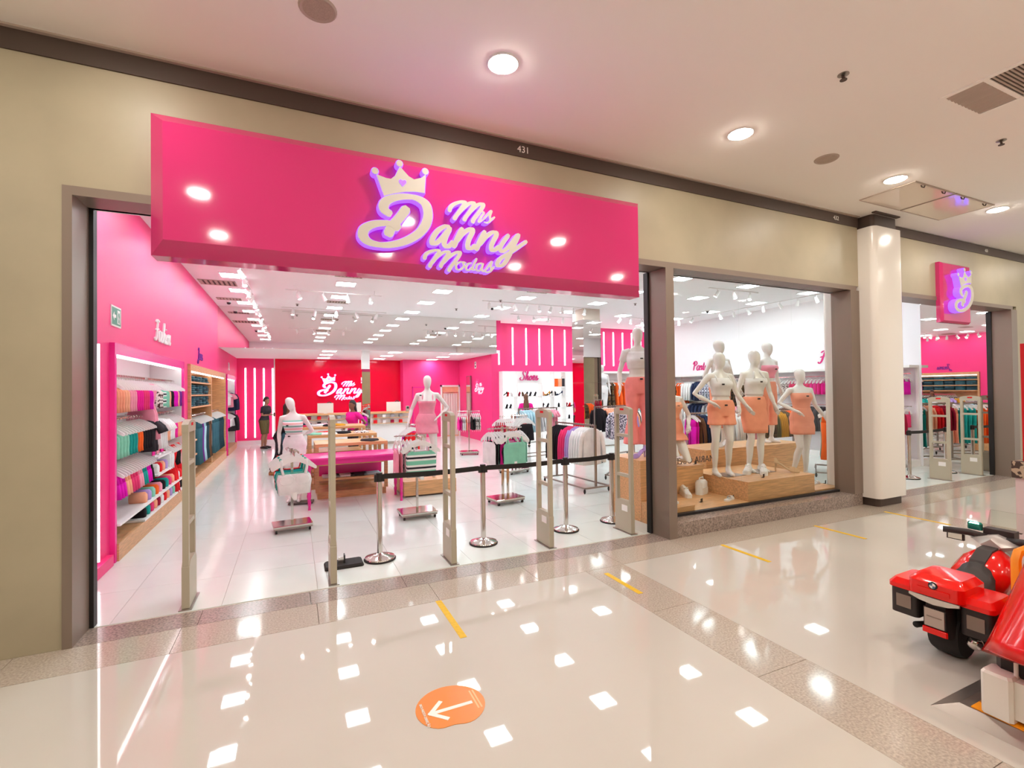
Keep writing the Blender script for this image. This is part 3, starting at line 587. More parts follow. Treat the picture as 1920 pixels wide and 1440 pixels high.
# ------------------------------------------------------------------ garments
GM = {}
def ring(cx, z, a, b, n=12, ph=0., fold=0., cy=0.):
    return [(cx+a*math.cos(t), cy+b*math.sin(t)*(1+fold*math.sin(5*t+ph)), z) for t in [2*math.pi*k/n for k in range(n)]]
def gmesh(kind):
    if kind in GM: return GM[kind]
    m = MB()
    def body(rows, fold=.25, n=14):
        m.loft([ring(r[3] if len(r) > 3 else 0, r[0], r[1], r[2], n, i*.5, fold*min(1, i/2)) for i, r in enumerate(rows)])
    if kind == 'top': body([(-.19,.13,.02),(-.22,.165,.035),(-.30,.17,.042),(-.40,.165,.045),(-.47,.17,.045)]); m.tube([(-.1,0,-.12),(-.11,-.015,-.21)],.012,5); m.tube([(.1,0,-.12),(.11,-.015,-.21)],.012,5)
    elif kind == 'bra':
        body([(-.25,.15,.03),(-.31,.165,.045),(-.37,.155,.04),(-.45,.15,.04)], .08)
        for sx in (-1, 1): m.ell((sx*.075, -.03, -.30), (.075, .045, .06), 10, 6); m.tube([(sx*.12,0,-.10),(sx*.12,-.02,-.18),(sx*.10,-.04,-.27)], [.012,.011,.014], 5)
    elif kind == 'tee':
        body([(-.085,.06,.02),(-.11,.15,.03),(-.16,.19,.04),(-.26,.175,.05),(-.40,.175,.055),(-.55,.185,.055)])
        for s in (-1, 1): m.tube([(s*.16,0,-.14),(s*.23,0,-.21),(s*.26,0,-.28)], [.05,.05,.052], 8)
    elif kind == 'shirt':
        body([(-.07,.06,.025),(-.10,.14,.04),(-.15,.20,.05),(-.28,.19,.06),(-.48,.19,.06),(-.68,.20,.06)])
        for s in (-1, 1): m.tube([(s*.17,0,-.14),(s*.23,0,-.26),(s*.255,-.01,-.45),(s*.26,-.02,-.66)], [.05,.05,.045,.04], 8)
    elif kind == 'shorts':
        body([(-.16,.15,.02),(-.20,.155,.035),(-.30,.175,.045)], .1)
        for s in (-1, 1): m.loft([ring(s*x, z, a, b, 10, s, .2) for x, z, a, b in ((.085,-.28,.09,.045),(.092,-.36,.093,.045),(.098,-.45,.095,.045))])
    elif kind == 'pants':
        body([(-.16,.15,.02),(-.20,.155,.04),(-.34,.17,.05)], .1)
        for s in (-1, 1): m.loft([ring(s*x, z, a, b, 10, s, .2) for x, z, a, b in ((.085,-.30,.09,.05),(.085,-.55,.08,.045),(.09,-.80,.075,.04),(.10,-1.08,.09,.04))])
    elif kind == 'skirt': body([(-.16,.14,.02),(-.20,.15,.035),(-.32,.18,.05),(-.48,.20,.055)], .35)
    elif kind == 'dress': body([(-.10,.12,.02),(-.16,.17,.035),(-.30,.15,.045),(-.40,.13,.045),(-.55,.175,.055),(-.75,.19,.06),(-.92,.21,.06)], .3)
    GM[kind] = m.mesh('garment_'+kind, None, True); GM[kind].materials.append(None); return GM[kind]
hm = MB().tube([(0,0,-.10),(0,0,-.035),(.012,0,-.012),(.03,0,-.006),(.042,0,-.022),(.040,0,-.038)], .0035, 6)
HOOK = hm.mesh('hook', 'chrome')
hb = MB()
for s in (-1, 1): hb.loft([[(s*x, -.007, z), (s*x, .007, z), (s*x, .007, z-h), (s*x, -.007, z-h)] for x, z, h in ((0,-.062,.055),(.06,-.078,.052),(.14,-.12,.05),(.2,-.162,.042),(.214,-.178,.022))])
HANG = hb.mesh('hanger', 'white_plastic')
TAGM = MB().bx(-.025, .025, -.065, -.062, -.62, -.53).mesh('price_tag', 'paper')
TAGS = MB().bx(-.02, .02, -.055, -.052, -.50, -.43).mesh('price_tag', 'paper')
NOUN = dict(top='crop top', bra='bra top', tee='T-shirt', shirt='long-sleeved shirt', shorts='shorts', pants='trousers', skirt='skirt', dress='dress')
CNAME = dict(hotpink='hot pink', lightblue='light blue', palegrey='pale grey', darkdenim='dark denim', rose='rose pink', floral='blue and white floral', leopard='leopard print', camo='brown camouflage', pinkprint='pink printed', stripes='green striped', bands='pastel banded', denim='blue denim')
def gm(c): return fab(c) if c in FAB else MATS['fabric_'+c]
def hang(kind, c, p, rz, place, group, tagged=False, sc=1.0, th=1.0):
    """p = top of the hook on the rail"""
    o = link({'top': 'crop_top', 'bra': 'bra_top', 'tee': 't_shirt', 'shirt': 'long_sleeved_shirt', 'pants': 'trousers'}.get(kind, kind), gmesh(kind)); o.location = p; o.rotation_euler = (0, 0, rz+R(random.uniform(-1.5, 1.5))); o.scale = (sc, sc*th, sc)
    o.material_slots[0].link = 'OBJECT'; o.material_slots[0].material = gm(c)
    tag(o, f'{CNAME.get(c, c)} {NOUN[kind]} {place}', NOUN[kind].split()[-1], group)
    h = link('hanger', HANG, o); link('hook', HOOK, h)
    if tagged: link('price_tag', TAGS if kind in ('top', 'bra', 'shorts', 'skirt') else TAGM, o)
    return o
def row(p0, p1, items, rz, place, group, sc=1.0, tagged=False):
    """items: list of (kind, colour, count), spread evenly p0..p1"""
    L_ = [(k, c) for k, c, n in items for _ in range(n)]; p0, p1 = Vector(p0), Vector(p1)
    th = min(1, max(.25, (p1-p0).length/len(L_)/.135/sc))
    for i, (k, c) in enumerate(L_): hang(k, c, p0.lerp(p1, (i+.5)/len(L_)), rz, place, group, tagged, sc, th)
# folded clothes
fm = MB()
for k in range(1): fm.loft([[(x, y, z) for x, y in ((-a, -b*.92), (a, -b*.92), (a, b), (-a, b))] for z, a, b in ((0,.12,.15),(.006,.128,.158),(.02,.13,.16),(.032,.128,.157),(.038,.118,.148))])
FOLD = fm.mesh('folded', None, True); FOLD.materials.append(None)
def folded(c, p, rz, l, group, name='folded_garment', sc=(1, 1, 1)):
    o = link(name, FOLD); o.location = p; o.rotation_euler = (0, 0, rz); o.scale = sc
    o.material_slots[0].link = 'OBJECT'; o.material_slots[0].material = gm(c); return tag(o, l, 'garment', group)
rm = MB(); rm.loft([ring(0, z, a, b, 10) for z, a, b in ((-.10,.06,.04),(-.09,.085,.06),(.08,.085,.06),(.10,.06,.04))]); rm.xf(Matrix.Rotation(R(90), 4, 'Y')); rm.xf(Matrix.Translation((0, 0, .06)))
ROLL = rm.mesh('rolled', None, True); ROLL.materials.append(None)

# ------------------------------------------------------------------ left wall units
def wall_unit(y0, y1, frame, inner, base, label, z1=2.5, x0=-2.38, xf=-1.85):
    t = thing('wall_unit', label, 'clothes unit')
    MB().bx(x0, x0+.02, y0, y1, .2, z1-.05).out('back_panel', inner, t)
    for a, b in ((y0, y0+.06), (y1-.06, y1)): MB().bx(x0, xf, a, b, 0, z1).out('side_panel', frame, t)
    for a, b in ((y0+.06, y0+.068), (y1-.068, y1-.06)): MB().bx(x0+.02, xf-.035, a, b, .2, z1-.03).out('side_liner', inner, t)
    MB().bx(xf-.03, xf, y0+.06, y1-.06, z1-.13, z1).out('header', frame, t)
    MB().bx(x0+.02, xf-.03, y0+.06, y1-.06, z1-.03, z1).out('top_panel', inner, t)
    MB().bx(xf-.07, xf-.035, y0+.1, y1-.1, z1-.155, z1-.13).out('light_strip', 'strip_led', t)
    MB().bx(x0, xf+.02, y0+.06, y1-.06, 0, .2).out('base', base, t)
    return t
def rail(t, p0, p1, brackets=3, x_wall=-2.36):
    MB().bx(p0[0]-.008, p0[0]+.008, p0[1], p1[1], p0[2]-.03, p0[2]-.003).out('rail', 'chrome', t)
    for k in range(brackets):
        y = p0[1]+(p1[1]-p0[1])*(k+.5)/brackets; MB().bx(x_wall, p0[0], y-.008, y+.008, p0[2]-.03, p0[2]-.01).out('bracket', 'chrome', t)
u1 = wall_unit(6.83, 10.64, 'magenta', 'white_lam', 'wood', 'pink framed white clothes unit on the left wall nearest the entrance')
RXL = -2.02
for a, b in ((6.95, 8.75), (8.9, 10.5)): rail(u1, (RXL, a, 2.16), (RXL, b, 2.16)); rail(u1, (RXL, a, 1.62), (RXL, b, 1.62))
rail(u1, (RXL, 6.95, 1.13), (RXL, 8.5, 1.13)); rail(u1, (RXL, 9.5, 1.13), (RXL, 10.5, 1.13))
U1 = 'clothes on the first left unit'
pl_ = 'on the {} rail of the first left unit, {} half'
row((RXL,6.95,2.16), (RXL,8.75,2.16), [('top','coral',3),('top','peach',2),('top','pink',3),('top','hotpink',3),('top','rose',3),('top','magenta',2),('dress','pink',2)], 0, pl_.format('top','near'), U1)
row((RXL,8.9,2.16), (RXL,10.5,2.16), [('top','leopard',2),('top','stripes',2),('top','mint',2),('top','peach',1),('top','black',2),('top','magenta',3),('top','peach',1),('top','purple',2)], 0, pl_.format('top','far'), U1)
row((RXL,6.95,1.62), (RXL,8.75,1.62), [('top','mint',4),('top','teal',3),('top','orange',2),('top','black',4),('tee','charcoal',2)], 0, pl_.format('middle','near'), U1)
row((RXL,8.9,1.62), (RXL,10.5,1.62), [('tee','white',4),('top','peach',2),('top','white',3),('top','hotpink',2),('top','coral',3)], 0, pl_.format('middle','far'), U1)
row((RXL,6.95,1.13), (RXL,8.5,1.13), [('shorts','magenta',3),('shorts','peach',2),('shorts','rose',3),('shorts','pink',2),('shorts','teal',2),('shorts','magenta',2),('shorts','black',1)], 0, pl_.format('low','near'), U1)
row((RXL,9.5,1.13), (RXL,10.5,1.13), [('top','white',3),('dress','red',2),('top','black',2),('dress','red',1)], 0, pl_.format('low','far'), U1)
for z, y0, y1 in ((.42, 6.9, 10.58), (.23, 7.9, 10.58), (.72, 8.6, 9.45), (.98, 8.6, 9.45)):
    MB().bx(-2.36, -1.82, y0, y1, z-.025, z).out('shelf', 'white_lam', u1)
cols = ['peach','lilac','mint','orange','pink','black','teal','rose','coral','burgundy','white','red']
i = 0
for z, y0, y1, n in ((.42, 8.05, 10.5, 12), (.23, 8.0, 10.5, 13), (.72, 8.7, 9.4, 4)):
    for k in range(n):
        o = link('rolled_shorts', ROLL); o.location = (-1.95, y0+(y1-y0)*k/n+.08, z); o.material_slots[0].link = 'OBJECT'; c = cols[(i*5+k) % 12]; o.material_slots[0].material = gm(c)
        tag(o, f'rolled {CNAME.get(c, c)} garment on the {["upper white shelf", "lowest white shelf", "short white shelf"][i]} of the first left unit', 'garment', 'rolled garments on the first left unit')
    i += 1
for k in range(3):
    t = thing('photo_card', 'small pink photo card standing on the short shelf of the first left unit', 'card', (-1.9, 8.7+.25*k, .98), R(90), 'photo cards'); MB().bx(-.08,.08,-.004,.004,.02,.2).out('card', fab('pink') if k % 2 else fab('hotpink'), t); MB().bx(-.06,.06,-.03,.03,0,.02).out('foot', 'white_plastic', t); MB().ell((0,-.01,.13),(.03,.006,.04)).out('portrait',fab('brown'), t)
# gap filler between units
struct(MB().bx(-2.3, -2.1, 10.66, 11.2, 0, 2.45).out('wall_gap', fab('red')))

u2 = wall_unit(11.24, 16.6, 'wood', 'wood', 'wood', 'wooden jeans unit on the left wall behind the pink unit')
MB().bx(-2.36, -1.87, 14.0, 14.06, .2, 2.37).out('divider', 'wood', u2)
for z in (2.16, 1.89, 1.64): MB().bx(-2.36, -1.88, 11.3, 14.0, z-.03, z).out('shelf', 'wood_h', u2)
for z in (.95, .65, .38): MB().bx(-2.36, -1.88, 11.3, 12.1, z-.03, z).out('shelf', 'wood_h', u2)
for z, n, nm in ((2.16, 3, 'top'), (1.89, 5, 'second'), (1.64, 5, 'third')):
    for s in range(6):
        for k in range(n): folded(random.choice(['denim', 'darkdenim', 'denim']), (-2.08+random.uniform(-.01,.01), 11.55+.42*s, z+.042*k), R(random.uniform(-4, 4)), f'folded jeans in a stack on the {nm} shelf of the wooden unit', 'folded jeans', 'folded_jeans', (1.3, 1.15, 1.05))
for z in (.65, .38):
    for s in range(2):
        for k in range(4): folded('darkdenim', (-2.08, 11.5+.38*s, z+.042*k), R(random.uniform(-4, 4)), f'folded jeans on the {"upper" if z > .5 else "lower"} short shelf beside the hanging trousers', 'folded jeans on the short shelves', 'folded_jeans', (1.3, 1.1, 1))
t = thing('trainer_shoe', 'white trainer on the short wooden shelf of the jeans unit', 'shoe', (-1.98, 11.6, .95), 0)
rail(u2, (RXL, 12.2, 1.46), (RXL, 13.95, 1.46)); rail(u2, (RXL, 14.2, 1.46), (RXL, 16.4, 1.46))
row((RXL,12.15,1.46), (RXL,13.95,1.46), [('pants','denim',5),('pants','purple',2),('pants','lightblue',3),('pants','darkdenim',4),('pants','brown',3),('pants','charcoal',1)], 0, 'below the jeans shelves of the wooden unit', 'trousers on the wooden unit')
row((RXL,14.3,1.46), (RXL,16.3,1.46), [('pants','denim',4),('pants','darkdenim',4)], 0, 'in the far bay of the wooden unit', 'trousers in the far bay')
u3 = wall_unit(17.02, 19.4, 'magenta', 'white_lam', 'wood', 'narrow pink framed unit at the far end of the left wall')
rail(u3, (RXL,17.1,2.0), (RXL,19.3,2.0)); rail(u3, (RXL,17.1,1.3), (RXL,19.3,1.3))
row((RXL,17.1,2.0), (RXL,19.3,2.0), [('top','white',4),('tee','pink',3),('shirt','navy',3)], 0, 'on the top rail of the far pink unit', 'clothes on the far pink unit')
row((RXL,17.1,1.3), (RXL,19.3,1.3), [('top','hotpink',3),('top','white',3),('skirt','palegrey',2),('shirt','charcoal',2)], 0, 'on the lower rail of the far pink unit', 'clothes on the far pink unit')

# ------------------------------------------------------------------ shoes
def heel_mesh(open_=False):
    m = MB()
    pr = [(-.115,.10,.028),(-.09,.098,.034),(-.05,.085,.032),(0,.045,.030),(.05,.02,.038),(.09,.014,.036),(.12,.012,.018)]
    m.loft([[(x,-w,z),(x,w,z),(x,w,z-.012),(x,-w,z-.012)] for x,z,w in pr])
    m.loft([[(x,-w,z),(x,0,z+h),(x,w,z),(x,0,z-.004)] for x,z,w,h in ((.03,.03,.030,.03),(.07,.018,.034,.045),(.10,.012,.028,.035),(.125,.010,.010,.015))])
    m.loft([[(x,-w,z),(x,0,z+h),(x,w,z),(x,0,z)] for x,z,w,h in ((-.118,.10,.02,.05),(-.10,.10,.03,.05),(-.07,.092,.032,.01))])
    m.tube([(-.10,0,.09),(-.108,0,.04),(-.105,0,0)], [.014,.007,.006], 6)
    return m
HEEL = heel_mesh().mesh('heel', None, 40); HEEL.materials.append(None)
tm = MB()
tm.loft([[(x,-w,0),(x,w,0),(x,w*1.02,h),(x,-w*1.02,h)] for x,w,h in ((-.14,.035,.045),(-.12,.045,.05),(-.03,.042,.045),(.06,.05,.04),(.12,.045,.042),(.145,.025,.045))])
SOLE = tm.mesh('sole', 'white_plastic', 40)
tm = MB().loft([[(x, w*math.cos(a), z0+(z1-z0)*math.sin(a)) for a in [math.pi*k/8 for k in range(9)]] for x,w,z0,z1 in ((-.135,.03,.045,.11),(-.11,.04,.045,.135),(-.05,.042,.045,.13),(.0,.044,.042,.12),(.06,.048,.04,.09),(.11,.042,.04,.07),(.138,.02,.042,.055))])
UPPER = tm.mesh('upper', 'white_lam', True)
LACE = MB().tube([(-.01,-.03,.118),(.01,.03,.116),(.02,-.03,.108),(.04,.03,.10)], .005, 5).mesh('laces', 'paper')
def trainer(p, rz, l, root=None, sc=1.15):
    t = root or thing('trainer_shoe', l, 'shoe', p, rz, None, sc)
    link('sole', SOLE, t); link('upper', UPPER, t); link('laces', LACE, t); return t
trainer(None, 0, None, bpy.data.objects['trainer_shoe'])
def heel(c, p, rz, l, g=None, sc=1.0, name='high_heel'):
    o = link(name, HEEL); o.location = p; o.rotation_euler = (0,0,rz); o.scale = (sc,)*3
    o.material_slots[0].link = 'OBJECT'; o.material_slots[0].material = gm(c); return tag(o, l, 'shoe', g)
def sandal(p, rz, l):
    t = thing('slide_sandal', l, 'shoe', p, rz)
    MB().loft([[(x,-w,0),(x,w,0),(x,w,.022),(x,-w,.022)] for x,w in ((-.13,.025),(-.1,.038),(0,.034),(.08,.046),(.12,.03))]).out('sole', 'white_plastic', t, 40)
    MB().loft([[(x, w*math.cos(a), .02+h*math.sin(a)) for a in [math.pi*k/6 for k in range(7)]] + [(x, (w-.006)*math.cos(a), .02+(h-.006)*math.sin(a)) for a in [math.pi*k/6 for k in reversed(range(7))]] for x,w,h in ((.0,.04,.05),(.07,.05,.04))]).out('strap', 'white_lam', t, 40); return t
# shoe wall
t = thing('shoe_shelves', 'backlit white shoe shelves under the pink striped wall', 'shelving', (0,0,0))
X = [6.75, 7.32, 8.32, 8.82, 9.32, 9.82, 10.42]; ZT = 2.58
MB().bx(6.75, 10.42, 15.93, 15.945, .05, ZT).out('backlight_panel', 'shoe_back', t)
for x in X: MB().bx(x-.02, x+.02, 15.62, 15.93, 0, ZT).out('divider', 'white_lam', t)
for a, b in zip(X[:-1], X[1:]):
    for z in (.05, .37, .80, 1.25, 1.68, ZT): MB().bx(a+.02, b-.02, 15.62, 15.93, z-.035, z).out('shelf', 'white_lam', t)
MB().bx(7.34, 8.30, 15.62, 15.66, 2.14, 2.545).out('header_panel', 'white_lam', t)
SH = {1.68: [('black',6.85),('red',7.0),('white',7.15),('burgundy',7.45),('brown',7.6),('black',7.75),('charcoal',7.9),('black',8.1),('peach',8.45),('mustard',8.58),('black',8.68),('black',8.95),('navy',9.12),('red',9.95),('black',10.15)],
      1.25: [('black',6.95),('charcoal',7.1),('black',7.5),('black',8.42),('charcoal',8.62),('black',9.1),('burgundy',9.42),('red',9.55),('black',9.7),('black',10.0),('brown',10.2)],
      .80: [('black',7.5),('grey',7.7),('black',8.95),('charcoal',9.55),('black',10.1)]}
for z, L_ in SH.items():
    for c, x in L_: heel(c, (x, 15.77, z), R(random.choice((60, 120, 75))), f'{c} high-heeled shoe on the {["third", "middle", "upper"][[.80, 1.25, 1.68].index(z)]} level of the shoe shelves', 'shoes on the shoe shelves', 1.25)
for k, c in enumerate(('orange', 'peach', 'charcoal')):
    b = MB().bx(-.08, .08, -.1, .1, 0, .3).mesh('bag', fab(c)); o = link('handbag', b); o.location = (8.93+.17*k, 15.76, 2.02); MB().tube([(-.05,0,.29),(-.05,0,.36),(.05,0,.36),(.05,0,.29)], .006, 6).out('handle', fab(c), o); tag(o, f'{c} handbag standing on the box shelf of the shoe wall', 'bag', 'bags on the shoe wall')
MB().bx(8.84, 9.32, 15.62, 15.93, 1.985, 2.02).out('shelf', 'white_lam', t)
# ------------------------------------------------------------------ figures
TOR = [(.84,.10,.09,0),(.90,.168,.115,.012),(.96,.178,.122,.014),(1.03,.155,.105,.004),(1.10,.122,.086,-.004),(1.17,.122,.09,-.006),(1.25,.140,.108,-.018),(1.30,.148,.122,-.026),(1.36,.148,.10,-.012),(1.41,.152,.08,0),(1.45,.11,.064,.006),(1.485,.056,.054,.008),(1.53,.047,.048,.002),(1.575,.047,.052,-.006)]
HEADR = [(1.525,.028,.034,-.028),(1.55,.05,.058,-.022),(1.59,.062,.078,-.014),(1.64,.071,.09,-.006),(1.685,.071,.09,0),(1.72,.056,.072,.004),(1.745,.024,.034,.006)]
def tor_at(z):
    for a, b in zip(TOR[:-1], TOR[1:]):
        if a[0] <= z <= b[0]:
            f = (z-a[0])/(b[0]-a[0]); return [a[i]+(b[i]-a[i])*f for i in range(4)]
    return list(TOR[0] if z < TOR[0][0] else TOR[-1])
def lerp3(a, b, f): return tuple(a[i]+(b[i]-a[i])*f for i in range(3))
def sring(cx, z, a, b, n, cy, ex):
    return [(cx+a*math.copysign(abs(math.cos(t))**ex, math.cos(t)), cy+b*math.copysign(abs(math.sin(t))**ex, math.sin(t)), z) for t in [2*math.pi*k/n for k in range(n)]]
def fuse(m, vox=.013, it=4, ratio=.5):
    o = bpy.data.objects.new('tmp', m.mesh('tmp', None)); COL.objects.link(o)
    a = o.modifiers.new('r', 'REMESH'); a.mode = 'VOXEL'; a.voxel_size = vox; b = o.modifiers.new('s', 'SMOOTH'); b.factor = .5; b.iterations = it
    c = o.modifiers.new('d', 'DECIMATE'); c.ratio = ratio
    ev = bpy.data.meshes.new_from_object(o.evaluated_get(bpy.context.evaluated_depsgraph_get())); bpy.data.objects.remove(o)
    k = MB(); k.v = [tuple(v.co) for v in ev.vertices]; k.f = [tuple(q.vertices) for q in ev.polygons]; bpy.data.meshes.remove(ev); return k
class Fig:
    """figure 1.75 m tall facing -Y; l = -X side, r = +X side of the viewer; key joints may be overridden"""
    def __init__(s, **k):
        s.sway = k.get('sway', 0); s.lean = k.get('lean', 0); s.wide = k.get('wide', 1.0)
        s.J = dict(sl=(-.165,0,1.405), sr=(.165,0,1.405), el=(-.225,.02,1.14), er=(.225,.02,1.14), hl=(-.235,-.05,.90), hr=(.235,-.05,.90),
                   kl=(-.09,-.02,.50), kr=(.09,-.02,.50), al=(-.09,.03,.09), ar=(.09,.03,.09), fl=(-.10,-.14,.02), fr=(.10,-.14,.02))
        s.J.update({a: b for a, b in k.items() if a in s.J}); s.head = k.get('head', 0.); s.tilt = k.get('tilt', 0.)
        s.hipz = .90
    def off(s, z): return s.sway*max(0, 1-abs(z-.95)/.45), -s.lean*max(0, (z-.95))/.8
    def sh(s, p): o = s.off(p[2]); return (p[0]+o[0], p[1]+o[1], p[2])
    def leg(s, c, e=0., zb=None, flare=None):
        h = s.sh(((-.085 if c == 'l' else .085), .005, .90)); k = s.J['k'+c]; a = s.J['a'+c]; sx = -1 if c == 'l' else 1
        P = [h, lerp3(h, k, .35), lerp3(h, k, .75), k, lerp3(k, a, .3), lerp3(k, a, .65), a]; rr = [.088, .082, .062, .052, .054, .043, .031]
        P[4] = (P[4][0], P[4][1]+.018, P[4][2]); P = P if e == 0 else P
        return P, [r*s.wide+e for r in rr]
    def body(s, face=False, heel=False):
        m = MB()
        m.loft([ring(s.off(z)[0], z, a*s.wide, b, 16, cy=y+s.off(z)[1]) for z, a, b, y in TOR])
        ca, sa = math.cos(s.head), math.sin(s.head); ho = s.off(1.6); hr = []
        for z, a, b, y in HEADR:
            r0 = ring(0, z, a, b, 16, cy=y); hr.append([(p[0]*ca-p[1]*sa+ho[0]+s.tilt*(z-1.5), p[0]*sa+p[1]*ca+ho[1]+.0, p[2]) for p in r0])
        m.loft(hr)
        for sx in (-1, 1): m.ell((sx*.068*s.wide+s.off(1.29)[0], -.078+s.off(1.29)[1], 1.285), (.062, .055, .058), 10, 6)
        for c in 'lr':
            S, E, Hh = s.sh(s.J['s'+c]), s.J['e'+c], s.J['h'+c]; W = lerp3(E, Hh, .88)
            m.tube([lerp3(S, (0, S[1], S[2]), .35), S, lerp3(S, E, .4), E, lerp3(E, W, .35), W], [.05, .050, .041, .034, .036, .022], 10)
            P, rr = s.leg(c); m.tube(P, rr, 12)
            a, f = s.J['a'+c], s.J['f'+c]; d = (Vector(f)-Vector(a)); hz = a[2]-.06 if a[2] < .2 else a[2]-.05
            hl = (a[0]-d.x*.25, a[1]-d.y*.28, max(f[2], a[2]-.065))
            m.tube([hl, lerp3(hl, f, .35), lerp3(hl, f, .75), f, (f[0]+d.x*.12, f[1]+d.y*.12, f[2])], [.028, .036, .036, .026, .012], 8)
            m.tube([a, lerp3(a, hl, .8)], [.031, .03], 8); m.tube([a, lerp3(hl, f, .5)], [.032, .034], 8)
        if face: m.tube([(ho[0]-.088*-sa*0, -.088+ho[1], 1.655), (ho[0], -.100+ho[1], 1.625), (ho[0], -.088+ho[1], 1.612)], [.008, .013, .008], 6)
        me = m.mesh('tmp', None); o = bpy.data.objects.new('tmp', me); COL.objects.link(o)
        rm_ = o.modifiers.new('r', 'REMESH'); rm_.mode = 'VOXEL'; rm_.voxel_size = .013
        sm_ = o.modifiers.new('s', 'SMOOTH'); sm_.factor = .5; sm_.iterations = 5
        dc = o.modifiers.new('d', 'DECIMATE'); dc.ratio = .45
        dg = bpy.context.evaluated_depsgraph_get(); ev = bpy.data.meshes.new_from_object(o.evaluated_get(dg)); bpy.data.objects.remove(o)
        b = MB(); b.v = [tuple(v.co) for v in ev.vertices]; b.f = [tuple(p.vertices) for p in ev.polygons]; bpy.data.meshes.remove(ev)
        for c in 'lr': s.hand(b, c)
        return b
    def hand(s, b, c):
        E, Hh = Vector(s.J['e'+c]), Vector(s.J['h'+c]); W = E.lerp(Hh, .86); d = (Hh-E).normalized(); sx = -1 if c == 'l' else 1
        side = Vector((0, 1, 0)); side = (side-d*side.dot(d)); side = side.normalized() if side.length > .3 else Vector((1, 0, 0)); nrm = d.cross(side).normalized()
        def P(a, w, n): return tuple(W+d*a+side*w+nrm*n)
        b.loft([[P(a, -w, -t), P(a, 0, -t*1.2), P(a, w, -t), P(a, w, t), P(a, 0, t*1.2), P(a, -w, t)] for a, w, t in ((-.03,.018,.018),(.0,.024,.014),(.04,.038,.013),(.075,.038,.010),(.085,.034,.008))])
        for i, (w, L_) in enumerate(((-.030,.055),(-.010,.068),(.010,.072),(.029,.064))):
            b.tube([P(.075, w, 0), P(.075+L_*.5, w*1.1, .004*sx), P(.075+L_, w*1.12, .014*sx)], [.0085, .0078, .0055], 6)
        b.tube([P(.02, .03, 0), P(.05, .052, .008*sx), P(.085, .058, .014*sx)], [.011, .0095, .006], 6)
    # --- clothing pieces
    def shell(s, z0, z1, e, n=18, fold=0.):
        zs = [z0+(z1-z0)*i/8 for i in range(9)]; r = []
        for i, z in enumerate(zs):
            q = tor_at(z); o = s.off(z); bust = .028*math.exp(-((z-1.285)/.05)**2)
            rg = ring(o[0], z, q[1]*s.wide+e, q[2]+e, n, i*.7, fold, q[3]+o[1]); r.append([(p[0], p[1]-(bust if p[1] < q[3]+o[1] else 0), p[2]) for p in rg])
        return r
    def skirt(s, z0, z1, e, flare=0., n=18):
        r = s.shell(max(z1, .90), z0, e, n)[::1]; r = list(reversed(r))
        if z1 < .90:
            q = tor_at(.90); 
            for i in range(1, 6):
                z = .90+(z1-.90)*i/5; kl, kr = s.leg_at('l', z), s.leg_at('r', z); x0, x1 = kl[0]-kl[3], kr[0]+kr[3]; y0 = min(kl[1]-kl[3], kr[1]-kr[3]); y1 = max(kl[1]+kl[3], kr[1]+kr[3])
                f = min(1, i/2); a = (x1-x0)/2+e+flare*i/5; a = (q[1]+e)*(1-f)+a*f if i < 3 else a
                r.append(sring((x0+x1)/2, z, max(a, (x1-x0)/2+e), (y1-y0)/2+e+flare*i/5, n, (y0+y1)/2, 1-.38*f))
        return r
    def leg_at(s, c, z):
        P, rr = s.leg(c)
        for i in range(len(P)-1):
            if P[i][2] >= z >= P[i+1][2]:
                f = (P[i][2]-z)/(P[i][2]-P[i+1][2]+1e-9); p = lerp3(P[i], P[i+1], f); return (*p, rr[i]+(rr[i+1]-rr[i])*f)
        return (*P[-1], rr[-1])
    def trousers(s, zb, e, flare=0., ztop=1.06):
        m = MB().loft(s.shell(.845, ztop, e+.004))
        for c in 'lr':
            zs = [.90+(zb-.90)*i/7 for i in range(8)]; r = []
            for i, z in enumerate(zs):
                q = s.leg_at(c, z); r.append(ring(q[0], z, q[3]+e+flare*max(0, (i-4)/3), q[3]+e+flare*max(0, (i-4)/3), 12, i, .04, q[1]))
            m.loft(r)
        return fuse(m)
    def sleeve(s, c, f, e):
        S, E, W = s.sh(s.J['s'+c]), s.J['e'+c], s.J['h'+c]; P = [lerp3(S, (0, S[1], S[2]), .3), S]; rr = [.054+e, .054+e]
        if f <= 1: P.append(lerp3(S, E, f)); rr.append(.048+e)
        else: P += [lerp3(S, E, .6), E, lerp3(E, W, (f-1)*.9)]; rr += [.046+e, .042+e, .034+e]
        return MB().tube(P, rr, 10)
def place(o, loc, rz, H): o.location = loc; o.rotation_euler = (0, 0, rz); o.scale = (H/1.75,)*3; return o
def mann(label, loc, rz, H, fig, name='mannequin'):
    o = fig.body().out(name, 'mannequin', None, True); place(o, loc, rz, H); return tag(o, label, 'mannequin')
def strap_tubes(F, e=.008, zt=1.44, zb=1.32, x=.10):
    m = MB()
    for sx in (-1, 1): m.tube([(sx*x, -.115, zb), (sx*x, -.085, 1.38), (sx*x*.95, -.02, zt), (sx*x, .07, 1.38)], .012, 6)
    return m
def clip(o, p): MB().bx(p[0]-.018, p[0]+.018, p[1]-.012, p[1], p[2]-.01, p[2]+.01).out('security_tag', 'black', o)
hipL = dict(el=(-.36,.06,1.16), hl=(-.17,-.12,1.02)); hipR = dict(er=(.36,.06,1.16), hr=(.17,-.12,1.02))
F = Fig(sway=.03, kl=(-.10,-.04,.50), al=(-.08,.02,.11), kr=(.08,-.10,.51), ar=(.13,.02,.12), er=(.26,-.02,1.15), hr=(.36,-.14,.94), head=.35, **hipL)
o = mann('front left window mannequin in white top and coral shorts, hand on hip', (6.20, 5.62, .50), R(-14), 1.97, F)
